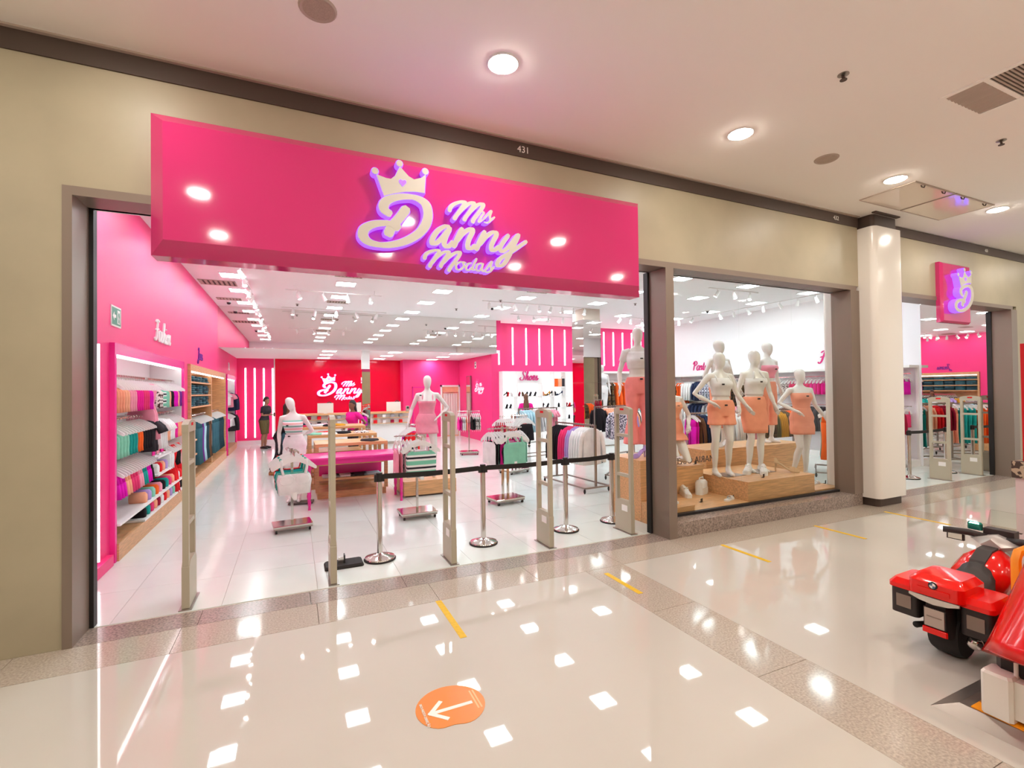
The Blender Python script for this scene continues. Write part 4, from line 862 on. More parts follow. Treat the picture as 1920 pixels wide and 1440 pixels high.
MB().loft(F.shell(1.12, 1.38, .010)).out('crop_top', fab('white'), o, True); strap_tubes(F).out('straps', fab('white'), o, True); F.trousers(.72, .024, .015, 1.07).out('shorts', fab('coral'), o, True); clip(o, (-.05, -.16, 1.29)); clip(o, (0, -.145, 1.0))
F = Fig(sway=-.02, kl=(-.09,-.05,.50), kr=(.09,0,.50), el=(-.24,.03,1.14), hl=(-.25,-.02,.90), er=(.24,.02,1.14), hr=(.25,-.1,.92), head=.3)
o = mann('middle window mannequin in white halter top and long coral skirt', (7.0, 5.62, .50), R(-20), 2.02, F)
MB().loft(F.shell(1.10, 1.34, .010)).out('halter_top', fab('white'), o, True); MB().tube([(-.09,-.13,1.31),(-.05,-.085,1.42),(0,.06,1.49),(.05,-.085,1.42),(.09,-.13,1.31)], .014, 6).out('halter_strap', fab('white'), o, True); MB().loft(F.skirt(1.08, .56, .014)).out('skirt', fab('coral'), o, True); clip(o, (.0, -.165, 1.29)); clip(o, (-.03, -.15, 1.05))
F = Fig(sway=.03, kl=(-.07,-.10,.50), al=(-.12,.02,.11), kr=(.09,0,.5), el=(-.33,.02,1.20), hl=(-.16,-.22,1.06), er=(.27,.03,1.15), hr=(.40,-.05,.93), head=.2)
o = mann('right window mannequin in strapless coral dress, forearm bent forward', (8.40, 5.80, .25), R(-24), 1.98, F)
MB().loft(F.shell(1.08, 1.36, .010)).out('dress_bodice', fab('coral'), o, True); MB().loft(F.skirt(1.12, .70, .014)).out('dress_skirt', fab('coral'), o, True); clip(o, (.02, -.165, 1.31))
F = Fig(sway=.02, head=.6, el=(-.26,.05,1.15), hl=(-.22,-.1,.93), er=(.27,0,1.14), hr=(.30,-.12,.92))
o = mann('rear left window mannequin in white off-shoulder top and coral trousers', (7.30, 6.62, .80), R(-5), 2.0, F)
MB().loft(F.shell(1.10, 1.40, .012)).out('top', fab('white'), o, True); F.trousers(.30, .014, .03).out('trousers', fab('coral'), o, True)
F = Fig(sway=-.02, head=.6)
o = mann('rear right window mannequin in pale pink top and coral trousers', (8.62, 6.62, .80), R(-8), 2.0, F)
MB().loft(F.shell(1.12, 1.34, .012)).out('top', fab('pink'), o, True); F.trousers(.30, .014, .03).out('trousers', fab('coral'), o, True); clip(o, (.02, -.165, 1.27))
# kneeling mannequin
F = Fig(kl=(-.12,-.36,.62), al=(-.12,.06,.58), fl=(-.12,.22,.50), kr=(.10,-.30,.52), ar=(.12,.10,.50), fr=(.12,.25,.47), el=(-.24,-.02,1.14), hl=(-.2,-.16,.92), er=(.30,-.02,1.15), hr=(.16,-.22,.98), head=.3)
o = mann('half hidden kneeling window mannequin in coral top and shorts beside the bronze post', (5.62, 6.10, .20), R(-12), 1.90, F)
MB().loft(F.shell(1.10, 1.36, .014)).out('top', fab('peach'), o, True); MB().loft(F.skirt(1.10, .80, .03)).out('shorts', fab('coral'), o, True); clip(o, (.03, -.165, 1.3))
F = Fig(head=-.2, **hipL)
o = mann('small mannequin in pink dress standing behind the kneeling one', (6.35, 6.95, .30), R(-30), 1.72, F)
MB().loft(F.shell(1.05, 1.38, .012)).out('dress_bodice', fab('pink'), o, True); MB().loft(F.skirt(1.1, .62, .016, .03)).out('dress_skirt', fab('pink'), o, True)
# tall coral trousers
F = Fig(sway=.01, kl=(-.09,-.02,.50), kr=(.10,-.05,.50), el=(-.24,.03,1.14), hl=(-.25,-.06,.92), er=(.24,.05,1.14), hr=(.22,-.06,.92))
o = mann('tall mannequin in white crop top and flared coral trousers on the wooden steps', (4.82, 5.92, .87), R(-28), 1.98, F)
t_ = MB().loft(F.shell(1.18, 1.41, .014)); t_.out('crop_top', fab('white'), o, True)
for c in 'lr': F.sleeve(c, .45, .006).out('sleeve', fab('white'), o, True)
F.trousers(.16, .012, .07, 1.07).out('trousers', fab('salmon'), o, True); clip(o, (.02, -.165, 1.31)); clip(o, (.02, -.13, 1.04))
# pink dress
F = Fig(sway=-.02, el=(-.27,.04,1.16), hl=(-.33,-.08,.93), er=(.36,.06,1.17), hr=(.18,-.08,1.03), kr=(.11,-.05,.5))
o = mann('mannequin in short pink dress on the wooden podium, hand on hip', (2.33, 9.05, .28), R(-12), 1.93, F)
MB().loft(F.shell(1.0, 1.30, .010)).out('dress_bodice', fab('pink'), o, True); strap_tubes(F, x=.085, zb=1.28).out('straps', fab('pink'), o, True); MB().loft(F.skirt(1.08, .74, .014, .01)).out('dress_skirt', fab('pink'), o, True); clip(o, (-.12, -.10, 1.40))
# white mannequin left, striped top
F = Fig(sway=.03, tilt=-.25, el=(-.22,.05,1.15), hl=(-.20,-.05,.92), er=(.30,.05,1.17), hr=(.16,.16,1.10), kl=(-.08,-.06,.50), al=(-.04,.0,.10), fl=(-.06,-.17,.03), head=-.25)
o = mann('white mannequin in striped bandeau and white skirt behind the bra stand', (-.02, 9.15, .03), R(-8), 1.80, F)
MB().loft(F.shell(1.15, 1.36, .010)).out('bandeau_top', MATS['fabric_bands'], o, True); MB().loft(F.skirt(1.12, .58, .014)).out('skirt', fab('white'), o, True); clip(o, (-.06, -.165, 1.28)); clip(o, (-.04, -.12, 1.1))
MB().bx(-.05, .32, -.20, .06, -.017, -.002).out('stand_plate', mat('dark_steel', '#5d5652', r=.45, m=.6), o)
# far mannequins
F = Fig(sway=.02); o = mann('distant white mannequin in pale trousers standing by the mirrored column', (9.55, 13.6, .88), R(-20), 1.85, F); F.trousers(.12, .010, .0).out('trousers', fab('white'), o, True); MB().loft(F.shell(1.10, 1.36, .010)).out('top', fab('palegrey'), o, True)
t = thing('display_podium', 'white podium under the distant mannequin by the mirrored column', 'podium', (9.55, 13.6, 0)); MB().bev(-.35, .35, -.3, .3, .04, .88, .015).out('body', 'white_lam', t); MB().bx(-.3, .3, -.26, .26, 0, .04).out('plinth', 'grout', t)

# ------------------------------------------------------------------ people
mat('skin_tan', '#a97a5e', r=.55); mat('skin_brown', '#8a5b45', r=.55); mat('skin_light', '#d9a98c', r=.55); mat('hair_dark', '#2a1c17', r=.5, var=.3, vs=60, vstretch=(8, 8, 1)); mat('hair_brown', '#6d4a32', r=.5, var=.35, vs=60, vstretch=(8, 8, 1))
def person(label, loc, rz, H, fig, skin):
    o = fig.body(face=True).out('person', skin, None, True); place(o, loc, rz, H); ho = fig.off(1.64)
    for sx in (-1, 1):
        MB().ell((ho[0]+sx*.028, ho[1]-.086, 1.645), (.011, .008, .006), 8, 6).out('eye', 'black', o, True); MB().ell((ho[0]+sx*.072, ho[1]+.0, 1.635), (.012, .02, .03), 8, 6).out('ear', skin, o, True)
    MB().ell((ho[0], ho[1]-.088, 1.585), (.022, .006, .006), 8, 6).out('mouth', mat('lips', '#8a4038', r=.5), o, True)
    return tag(o, label, 'person')
def hair(o, F, m, long=0.):
    ho = F.off(1.64); b = MB(); rows = [(1.775,.02,.03,.005),(1.755,.05,.065,.008),(1.715,.073,.09,.012),(1.675,.079,.092,.022),(1.64,.078,.082,.034),(1.60,.070,.062,.048)]
    if long: rows += [(1.52,.085,.045,.065),(1.40,.095,.04,.085),(1.40-long*.5,.10,.038,.095),(1.40-long,.07,.028,.09)]
    b.loft([ring(ho[0], z, a, c, 16, cy=y+ho[1]) for z, a, c, y in rows]).out('hair', m, o, True)
def shoes(o, F, m, sole=None):
    for c in 'lr':
        a, f = Vector(F.J['a'+c]), Vector(F.J['f'+c]); d = f-a; h = a-d*.3
        MB().tube([(h.x, h.y, .04), (a.x+d.x*.3, a.y+d.y*.3, .05), (a.x+d.x*.75, a.y+d.y*.75, .038), (f.x+d.x*.18, f.y+d.y*.18, .03)], [.036, .047, .046, .03], 10).out('shoe', m, o, True)
F = Fig(lean=.10, wide=1.12, el=(-.24,-.06,1.14), hl=(-.05,-.30,1.16), er=(.24,-.06,1.14), hr=(.06,-.30,1.16), kl=(-.10,-.04,.5), kr=(.10,.0,.5), head=0)
o = person('man in dark grey T-shirt and shorts leaning at the back, looking down', (-.93, 18.6, 0), R(62), 1.76, F, 'skin_tan'); hair(o, F, 'hair_dark')
MB().loft(F.shell(.90, 1.46, .022, fold=.03)).out('t_shirt', fab('charcoal'), o, True); [F.sleeve(c, .7, .014).out('sleeve', fab('charcoal'), o, True) for c in 'lr']; F.trousers(.50, .022, .01, .98).out('shorts', fab('olive'), o, True); shoes(o, F, 'black')
MB().bx(-.035, .035, -.36, -.345, 1.10, 1.22).out('phone', 'black', o)
F = Fig(lean=.22, wide=1.06, el=(-.22,-.10,1.12), hl=(-.14,-.32,1.05), er=(.24,.0,1.12), hr=(.22,-.2,.95), kl=(-.09,-.08,.5), kr=(.09,.06,.5), al=(-.09,-.06,.09), fl=(-.10,-.22,.02), ar=(.09,.22,.10), fr=(.10,.06,.02))
o = person('person in dark top with teal garment over the arm behind the white mannequin', (-.30, 12.3, 0), R(80), 1.66, F, 'skin_brown'); hair(o, F, 'hair_dark', .12)
MB().loft(F.shell(.92, 1.46, .024, fold=.03)).out('top', fab('black'), o, True); [F.sleeve(c, 1.4, .012).out('sleeve', fab('black'), o, True) for c in 'lr']; F.trousers(.14, .012, .01, 1.0).out('trousers', fab('charcoal'), o, True); shoes(o, F, mat('tan_leather', '#b5774a', r=.5))
b = MB().loft([ring(.02, z, a, b_, 12, z*9, .25, -.25) for z, a, b_ in ((1.06,.10,.05),(1.0,.15,.07),(.85,.16,.08),(.70,.17,.08),(.62,.15,.07))]); tag(place(b.out('folded_trousers', fab('denim'), None, True), (-.42, 12.22, 0), R(80), 1.66), 'teal garment carried by the person in the dark top', 'garment')
F = Fig(wide=1.05, lean=.05, el=(-.24,.08,1.16), hl=(-.20,-.14,1.06), er=(.34,.10,1.17), hr=(.17,-.06,1.04), head=0)
o = person('dark-haired woman in hot pink T-shirt among the tables, hand on hip', (1.35, 12.5, 0), R(-55), 1.69, F, 'skin_brown'); hair(o, F, 'hair_dark', .16)
MB().loft(F.shell(1.0, 1.46, .016, fold=.02)).out('t_shirt', fab('hotpink'), o, True); [F.sleeve(c, .55, .012).out('sleeve', fab('hotpink'), o, True) for c in 'lr']; F.trousers(.10, .012, .0, 1.03).out('trousers', fab('charcoal'), o, True); shoes(o, F, 'black')
F = Fig(el=(-.23,.02,1.14), hl=(-.16,-.18,1.0), er=(.24,.02,1.14), hr=(.20,-.16,.98), head=0)
o = person('woman in pink T-shirt with long brown hair seen from behind by the shoe shelves', (7.05, 14.4, 0), R(160), 1.76, F, 'skin_light'); hair(o, F, 'hair_brown', .22)
MB().loft(F.shell(1.0, 1.46, .016, fold=.02)).out('t_shirt', fab('hotpink'), o, True); [F.sleeve(c, .55, .012).out('sleeve', fab('hotpink'), o, True) for c in 'lr']; F.trousers(.10, .012, .0, 1.03).out('trousers', fab('black'), o, True); shoes(o, F, 'black')

# ------------------------------------------------------------------ rolling stands
def stand(x, y, h, rz, l, base=(.26, .20), arms=((1, 0), (-1, 0)), posts=1, arm=.34):
    t = thing('garment_stand', l, 'garment stand', (x, y, 0), rz)
    MB().bev(-base[0], base[0], -base[1], base[1], .075, .105, .008).out('base_plate', 'chrome', t)
    MB().bx(-base[0]+.01, base[0]-.01, -base[1]+.01, base[1]-.01, .05, .075).out('base_tray', 'steel', t)
    for sx in (-1, 1):
        for sy in (-1, 1):
            c = MB().tube([(sx*(base[0]-.04)-.012, sy*(base[1]-.04), .025), (sx*(base[0]-.04)+.012, sy*(base[1]-.04), .025)], .025, 12).out('caster', 'black_rubber', t, 40)
            MB().bx(sx*(base[0]-.04)-.016, sx*(base[0]-.04)+.016, sy*(base[1]-.04)-.01, sy*(base[1]-.04)+.01, .03, .052).out('caster_fork', 'chrome', c)
    for k in range(posts):
        px_ = 0 if posts == 1 else (-.05, .05)[k]; MB().bx(px_-.016, px_+.016, -.016, .016, .10, h).out('post', 'chrome', t)
    for dx, dy in arms:
        MB().tube([(0, 0, h-.03), (dx*arm, dy*arm, h-.03-.0)], .009, 8).out('arm', 'chrome', t)
    return t
def arm_row(x, y, h, rz, d, items, place_, group, arm=.34, sc=1.3):
    c, s = math.cos(rz), math.sin(rz); dx, dy = d[0]*c-d[1]*s, d[0]*s+d[1]*c; a = math.atan2(dy, dx)
    z = h-.018+.02; p0 = (x+dx*.06, y+dy*.06, z); p1 = (x+dx*arm, y+dy*arm, z)
    row(p0, p1, items, a+R(90), place_, group, sc, True)
# bra stand (front left), two arms towards and away from the entrance
stand(-.03, 7.38, 1.13, R(6), 'low chrome rolling stand with white bra tops near the entrance', (.25, .17), ((0, -1), (0, 1)))
arm_row(-.03, 7.38, 1.13, R(6), (0, -1), [('bra','mint',1),('bra','teal',1),('bra','mint',1),('bra','white',2)], 'on the low stand before the white mannequin', 'bra tops on the low stand')
arm_row(-.03, 7.38, 1.13, R(6), (0, 1), [('bra','teal',1),('bra','stripes',1),('bra','red',1)], 'on the far arm of the low stand', 'bra tops on the low stand, far arm')
stand(1.70, 7.28, 1.26, R(0), 'chrome rolling stand with striped tops behind the belt', (.27, .20), ((0, -1), (-1, 0)))
arm_row(1.70, 7.28, 1.26, 0, (0, -1), [('top','white',2),('top','pink',1),('top','stripes',2)], 'on the stand with the green striped top', 'tops on the striped stand')
arm_row(1.70, 7.28, 1.26, 0, (-1, 0), [('top','magenta',2),('top','leopard',1),('top','pink',2)], 'on the left arm of the striped stand', 'tops on the striped stand, left arm')
stand(3.26, 7.49, 1.29, R(8), 'chrome rolling stand with two posts and mint tops', (.27, .20), ((-1, 0), (1, 0), (0, -1)), 2)
arm_row(3.26, 7.49, 1.29, R(8), (-1, 0), [('top','mint',1),('top','rose',1),('top','black',2),('top','white',1)], 'on the left arm of the two-post stand', 'tops on the two-post stand')
arm_row(3.26, 7.49, 1.29, R(8), (1, 0), [('top','hotpink',2),('top','black',1),('top','mint',1)], 'on the right arm of the two-post stand', 'tops on the two-post stand, right arm')
arm_row(3.26, 7.49, 1.29, R(8), (0, -1), [('top','mint',2),('top','hotpink',1),('bra','black',1),('top','mint',1)], 'on the front arm of the two-post stand', 'tops on the two-post stand, front arm')
stand(4.76, 13.62, 1.32, R(-10), 'distant chrome rolling stand by the pink side wall', (.27, .2), ((-1, 0), (1, 0)))
arm_row(4.76, 13.62, 1.32, R(-10), (-1, 0), [('shorts','coral',1),('shorts','white',2),('shorts','hotpink',2)], 'on the distant stand by the pink side wall', 'shorts on the distant stand')
arm_row(4.76, 13.62, 1.32, R(-10), (1, 0), [('shorts','black',2),('shorts','leopard',3)], 'on the right arm of the distant stand', 'shorts on the distant stand, right arm')
stand(4.62, 10.1, 1.34, R(20), 'chrome rolling stand with red shorts in the middle of the store', (.3, .22), ((-1, 0), (1, 0), (0, -1)), 2, .45)
arm_row(4.62, 10.1, 1.34, R(20), (-1, 0), [('top','magenta',2),('top','red',2),('top','burgundy',2)], 'on the left arm of the red stand', 'clothes on the red stand', .45)
arm_row(4.62, 10.1, 1.34, R(20), (0, -1), [('shorts','red',3),('shorts','black',2)], 'on the front arm of the red stand', 'clothes on the red stand, front arm', .45)
arm_row(4.62, 10.1, 1.34, R(20), (1, 0), [('shorts','red',3),('shorts','lightblue',2)], 'on the right arm of the red stand', 'clothes on the red stand, right arm', .45)
stand(2.45, 11.2, 1.16, R(10), 'chrome stand with red shorts beside the tiered tables', (.25, .2), ((0, -1),), 1)
arm_row(2.45, 11.2, 1.16, R(10), (0, -1), [('top','magenta',2),('shorts','purple',1),('shorts','red',3)], 'hanging beside the tiered tables', 'red shorts beside the tables')
# long rolling racks
def rack(p0, p1, h, l, w=.55, rails=1):
    p0, p1 = Vector(p0), Vector(p1); d = p1-p0; L_ = d.length; t = thing('clothes_rack', l, 'clothes rack', (p0.x, p0.y, 0), math.atan2(d.y, d.x))
    for s in (-1, 1): MB().bx(-.05, L_+.05, s*w/2-.014, s*w/2+.014, .09, .118).out('base_bar', 'steel', t)
    for x in (-.05, L_+.05): MB().bx(x-.014, x+.014, -w/2, w/2, .09, .118).out('base_bar', 'steel', t)
    for x in (0, L_): MB().bx(x-.018, x+.018, -.018, .018, .1, h).out('post', 'steel', t)
    MB().bx(-.018, L_+.018, -.012, .012, h-.03, h).out('rail', 'steel', t)
    if rails > 1: MB().bx(0, L_, -.01, .01, .70, .72).out('lower_rail', 'steel', t)
    for x in (-.03, L_+.03):
        for s in (-1, 1): MB().lathe([(.012, .09), (.022, .06), (.022, .03), (.006, 0)], (x, s*w/2, 0), 10).out('caster', 'black_rubber', t, 40)
    return t
rack((5.06, 7.45), (4.98, 8.75), 1.24, 'steel rolling rack with black, pink and white shirts behind the fourth gate')
row((5.06,7.52,1.255), (4.98,8.70,1.255), [('shirt','white',5),('shirt','lilac',2),('shirt','rose',3),('shirt','black',6)], R(5), 'on the steel rack behind the fourth gate', 'shirts on the steel rack', 1.12, True)
rack((6.15, 8.2), (7.4, 9.3), 1.5, 'steel rack with floral and patterned shirts behind the wooden steps')
row((6.2,8.25,1.515), (7.35,9.25,1.515), [('shirt','floral',3),('shirt','mustard',2),('shirt','lilac',2),('shirt','peach',2),('shirt','black',1),('shirt','white',2),('shirt','teal',2)], R(131), 'on the rack with the floral shirt', 'shirts on the floral rack')
rack((7.2, 10.6), (8.7, 10.9), 1.45, 'steel rack with red and navy clothes before the mirrored column')
row((7.25,10.6,1.465), (8.65,10.88,1.465), [('shirt','black',2),('tee','coral',3),('tee','peach',3),('dress','burgundy',3),('shirt','navy',4),('tee','red',3)], R(101), 'on the rack before the mirrored column', 'clothes on the rack before the column')
rack((5.6, 11.9), (6.9, 12.1), 1.4, 'steel rack with pale blue shirts beside the shoe shelves')
row((5.65,11.9,1.415), (6.85,12.08,1.415), [('shirt','lightblue',4),('shirt','palegrey',4),('tee','mint',3),('tee','pink',3)], R(98), 'on the rack beside the shoe shelves', 'shirts beside the shoe shelves')
rack((7.5, 7.65), (8.4, 7.65), 1.38, 'steel rack with navy and grey shirts behind the left window mannequin')
row((7.55,7.65,1.395), (8.35,7.65,1.395), [('pants','magenta',2),('shirt','brown',1),('shirt','navy',3),('shirt','lightblue',2),('shirt','grey',3)], R(90), 'on the rack behind the left window mannequin', 'clothes behind the left window mannequin')
rack((8.7, 7.75), (9.6, 7.75), 1.38, 'steel rack with white and brown shirts between the front window mannequins')
row((8.75,7.75,1.395), (9.55,7.75,1.395), [('shirt','white',4),('shirt','brown',1),('shirt','white',3),('shirt','pink',1),('shirt','palegrey',3)], R(90), 'on the rack between the front window mannequins', 'clothes between the window mannequins')
rack((9.9, 7.85), (11.1, 7.85), 1.38, 'steel rack with camouflage and mustard jackets behind the window mannequins')
row((9.95,7.85,1.395), (11.05,7.85,1.395), [('shirt','camo',3),('shirt','olive',2),('shirt','mustard',4),('shirt','camo',3),('shirt','orange',4)], R(90), 'on the rack with the camouflage jackets', 'jackets behind the window mannequins')
rack((10.15, 6.35), (11.05, 6.95), 1.42, 'steel rack with teal and orange trousers at the right of the window')
row((10.2,6.38,1.435), (11.0,6.92,1.435), [('pants','orange',3),('pants','cyan',4),('pants','coral',2)], R(124), 'on the rack at the right end of the window', 'trousers at the window')
rack((12.2, 6.3), (13.1, 6.9), 1.45, 'steel rack with burgundy clothes seen through the far entrance')
row((12.25,6.33,1.465), (13.05,6.87,1.465), [('shirt','burgundy',3),('shirt','red',2),('shirt','peach',2),('pants','teal',3),('pants','orange',2)], R(124), 'on the rack in the far entrance', 'clothes in the far entrance')

# ------------------------------------------------------------------ right wall rails
t = thing('wall_unit', 'white rail unit along the right white wall', 'clothes unit')
MB().bx(RX-.4, RX, 6.35, 15.9, 2.32, 2.38).out('top_shelf', 'white_lam', t); MB().bx(RX-.4, RX, 6.35, 15.9, 0, .15).out('base', 'white_lam', t)
for k in range(6): MB().bx(RX-.05, RX, 6.35+k*1.9, 6.40+k*1.9, .15, 2.32).out('side_panel', 'white_lam', t)
for z in (2.2, 1.42): MB().bx(RX-.25, RX-.235, 6.4, 15.85, z-.03, z-.004).out('rail', 'chrome', t)
for z in (2.2, 1.42):
    for k in range(5): MB().bx(RX-.25, RX, 7.3+k*1.9, 7.32+k*1.9, z-.03, z-.01).out('bracket', 'chrome', t)
xr = RX-.243
WR = 'clothes on the right wall'
row((xr,6.45,2.2), (xr,8.2,2.2), [('top','magenta',8),('top','hotpink',6),('top','magenta',4)], 0, 'on the upper right wall rail under the Fash sign', WR, 1.1)
row((xr,8.35,2.2), (xr,10.1,2.2), [('top','hotpink',4),('top','rose',6),('top','leopard',3),('top','white',4)], 0, 'on the upper right wall rail beyond the Fash sign', WR, 1.1)
row((xr,10.25,2.2), (xr,12.0,2.2), [('top','pinkprint',4),('dress','camo',5),('shirt','brown',4)], 0, 'on the upper right wall rail near the middle', WR, 1.1)
row((xr,12.15,2.2), (xr,13.9,2.2), [('shirt','floral',4),('shirt','navy',3),('shirt','white',4),('dress','orange',3)], 0, 'on the upper right wall rail under the Party sign', WR, 1.1)
row((xr,14.05,2.2), (xr,15.7,2.2), [('dress','camo',5),('dress','orange',4)], 0, 'on the upper right wall rail at the far end', WR, 1.1)
row((xr,6.45,1.42), (xr,8.2,1.42), [('top','rose',8),('top','hotpink',6)], 0, 'on the lower right wall rail nearest the mirror', WR, 1.1)
row((xr,8.35,1.42), (xr,10.1,1.42), [('shirt','charcoal',5),('shirt','brown',4),('shirt','white',4)], 0, 'on the lower right wall rail, second bay', WR, 1.1)
row((xr,10.25,1.42), (xr,13.9,1.42), [('shirt','white',5),('shirt','pink',4),('shirt','grey',5),('shirt','navy',4),('shirt','white',4)], 0, 'on the lower right wall rail behind the mannequins', WR, 1.1)
# wall behind the mirrored column: rail with dresses under the striped pink wall
t = thing('wall_unit', 'white rail unit under the pink wall right of the mirrored column', 'clothes unit')
MB().bx(10.5, RX-.45, 15.55, 15.93, 2.52, 2.6).out('top_shelf', 'white_lam', t); MB().bx(10.5, RX-.45, 15.9, 15.93, .15, 2.52).out('back_panel', 'white_lam', t); MB().bx(10.5, RX-.45, 15.7, 15.715, 2.24, 2.266).out('rail', 'chrome', t)
for x in (10.5, RX-.47): MB().bx(x, x+.02, 15.55, 15.93, 0, 2.52).out('side_panel', 'white_lam', t)
row((10.6,15.707,2.27), (12.9,15.707,2.27), [('dress','camo',5),('dress','orange',4),('dress','coral',3)], R(90), 'under the pink wall right of the mirrored column', 'dresses right of the column', 1.2)

# ------------------------------------------------------------------ tables, podium, counter
t = thing('side_table', 'glossy magenta table with turned legs in the middle of the aisle', 'table', (0,0,0))
MB().bev(.12, 1.80, 8.36, 9.10, .80, .84, .012).out('table_top', 'magenta', t); MB().bx(.18, 1.74, 8.42, 9.04, .72, .80).out('apron', 'magenta', t)
for x in (.22, 1.70):
    for y in (8.46, 9.0): MB().lathe([(.03,.72),(.034,.66),(.022,.62),(.030,.58),(.024,.40),(.028,.22),(.018,.16),(.028,.12),(.018,.05),(.024,0)], (x, y, 0), 12).out('leg', 'magenta', t, 50)
def tier(x0, x1, y0, y1, h, l):
    t = thing('display_table', l, 'table')
    MB().bx(x0, x1, y0, y1, h-.05, h).out('table_top', 'wood_h', t)
    for x in (x0, x1-.06):
        for y in (y0, y1-.06): MB().bx(x, x+.06, y, y+.06, .12, h-.05).out('leg', 'wood', t)
    for z in (.35, .62): MB().bx(x0+.06, x1-.06, y0+.02, y1-.02, z-.03, z).out('shelf', 'wood_h', t)
    MB().bx(x0+.06, x1-.06, (y0+y1)/2-.01, (y0+y1)/2+.01, .35, .59).out('back_panel', 'magenta', t); MB().bx(x0+.03, x1-.03, y0+.03, y1-.03, 0, .12).out('plinth', 'wood', t)
tier(.34, 1.60, 9.2, 10.0, .98, 'front wooden display table of the stepped set behind the magenta table'); tier(.25, 1.55, 10.15, 10.95, 1.06, 'middle wooden display table of the stepped set'); tier(.0, 1.45, 11.1, 11.9, 1.16, 'rear and tallest wooden display table of the stepped set')
def drape(c, x, y, z, a, b, l, g, rz=0):
    m = MB(); n = 14; rg = []
    for i in range(4):
        f = (1, .98, .85, .0)[i]; zz = (0, .018, .035, .042)[i]
        rg.append([(a*f*math.cos(t_)*(1+.18*math.sin(3*t_+x)), b*f*math.sin(t_)*(1+.15*math.cos(4*t_+y)), zz+.006*math.sin(5*t_)*(i > 0)) for t_ in [2*math.pi*k/n for k in range(n)]])
    o = m.loft(rg).out('laid_out_garment', gm(c), None, True); o.location = (x, y, z); o.rotation_euler = (0, 0, rz); tag(o, l, 'garment', g)
g = 'garments laid on the stepped tables'
for c, x, y, z, l in (('charcoal',1.3,9.4,.98,'dark folded garment at the right end of the front wooden table'),('white',.62,10.3,1.06,'white shirt laid on the middle wooden table, left'),('red',.55,10.6,1.06,'red shirt laid on the middle wooden table'),('black',.92,10.45,1.06,'black and white top on the middle wooden table'),('leopard',1.28,10.4,1.06,'leopard print top on the middle wooden table'),('mint',.4,10.35,1.06,'mint garment hanging off the left of the middle table'),('palegrey',.45,11.4,1.16,'pale grey clothes heaped on the rear wooden table'),('black',.72,11.35,1.16,'black clothes heaped on the rear wooden table'),('pinkprint',.6,11.65,1.16,'pink patterned clothes heaped on the rear wooden table'),('mustard',.9,11.4,1.16,'mustard garment on the rear wooden table')): drape(c, x, y, z, .17, .14, l, g, random.uniform(0, 3))
for k, c in enumerate(('rose', 'navy')): folded(c, (.18, 11.45, 1.16+.04*k), .3, f'{CNAME.get(c, c)} folded garment at the left of the rear wooden table', g)
for k in range(4):
    for z in (.35, .62): folded(['palegrey', 'white', 'charcoal', 'lightblue'][k], (.62+.24*k, 9.42, z), R(90), f'{["pale grey", "white", "charcoal", "light blue"][k]} folded garment on the {"lower" if z < .5 else "upper"} shelf of the front wooden table', 'folded garments under the front table')
t = thing('display_podium', 'low wooden podium under the mannequin in the pink dress', 'podium'); MB().bx(1.78, 2.75, 8.62, 9.5, .03, .28).out('body', 'wood_h', t); MB().bx(1.82, 2.71, 8.66, 9.46, 0, .03).out('plinth', 'trim_brown', t)
# cash counter
def counter(x0, x1, l):
    t = thing('cash_counter', l, 'counter'); MB().bx(x0, x1, 17.6, 18.4, 1.12, 1.17).out('worktop', 'wood_h', t); MB().bx(x0+.05, x1-.05, 17.75, 18.35, .1, 1.12).out('body', 'white_lam', t); MB().bx(x0+.1, x1-.1, 17.8, 18.3, 0, .1).out('plinth', 'grout', t)
    n = max(2, int((x1-x0)/.35))
    for z in (.78, .98): MB().bx(x0+.08, x1-.08, 17.62, 17.75, z-.02, z).out('shelf', 'wood_h', t)
    for k in range(n):
        for z in (.78, .98):
            c = random.choice(['black','red','pink','white','burgundy','grey']); o = MB().bev(-.06,.06,-.045,.045,0,.11,.012).out('gift_box', fab(c)); o.location = (x0+.2+k*(x1-x0-.3)/n, 17.68, z); tag(o, f'small {c} goods on the {"upper" if z > .9 else "lower"} ledge of the {"left" if x0 < 2.3 else "right"} counter', 'goods', 'small goods on the counter ledges')
counter(-.05, 2.15, 'wooden topped cash counter below the lit name, left part'); counter(2.45, 3.95, 'wooden topped cash counter right of the slim column')
def till(x, l):
    t = thing('till_screen', l, 'screen', (x, 17.95, 1.17)); MB().bx(-.26,.26,-.02,.02,.02,.36).out('screen_back','pillar',t); MB().bx(-.06,.06,-.06,.06,0,.02).out('foot','pillar',t); MB().tube([(.05,0,.36),(.12,0,.40),(.2,0,.37)],.018,6).out('camera_arm','black',t)
till(1.0, 'beige till screen back on the left counter'); till(2.05, 'beige till screen back half hidden by the slim column'); till(3.35, 'beige till screen back on the right counter')
t = thing('card_terminal', 'grey card terminal on the right end of the counter', 'card terminal', (3.82, 17.75, 1.17)); MB().bev(-.06,.06,-.05,.05,0,.2,.015).out('body','grey_vent',t); MB().bx(-.04,.04,-.053,-.049,.1,.18).out('display','black',t)
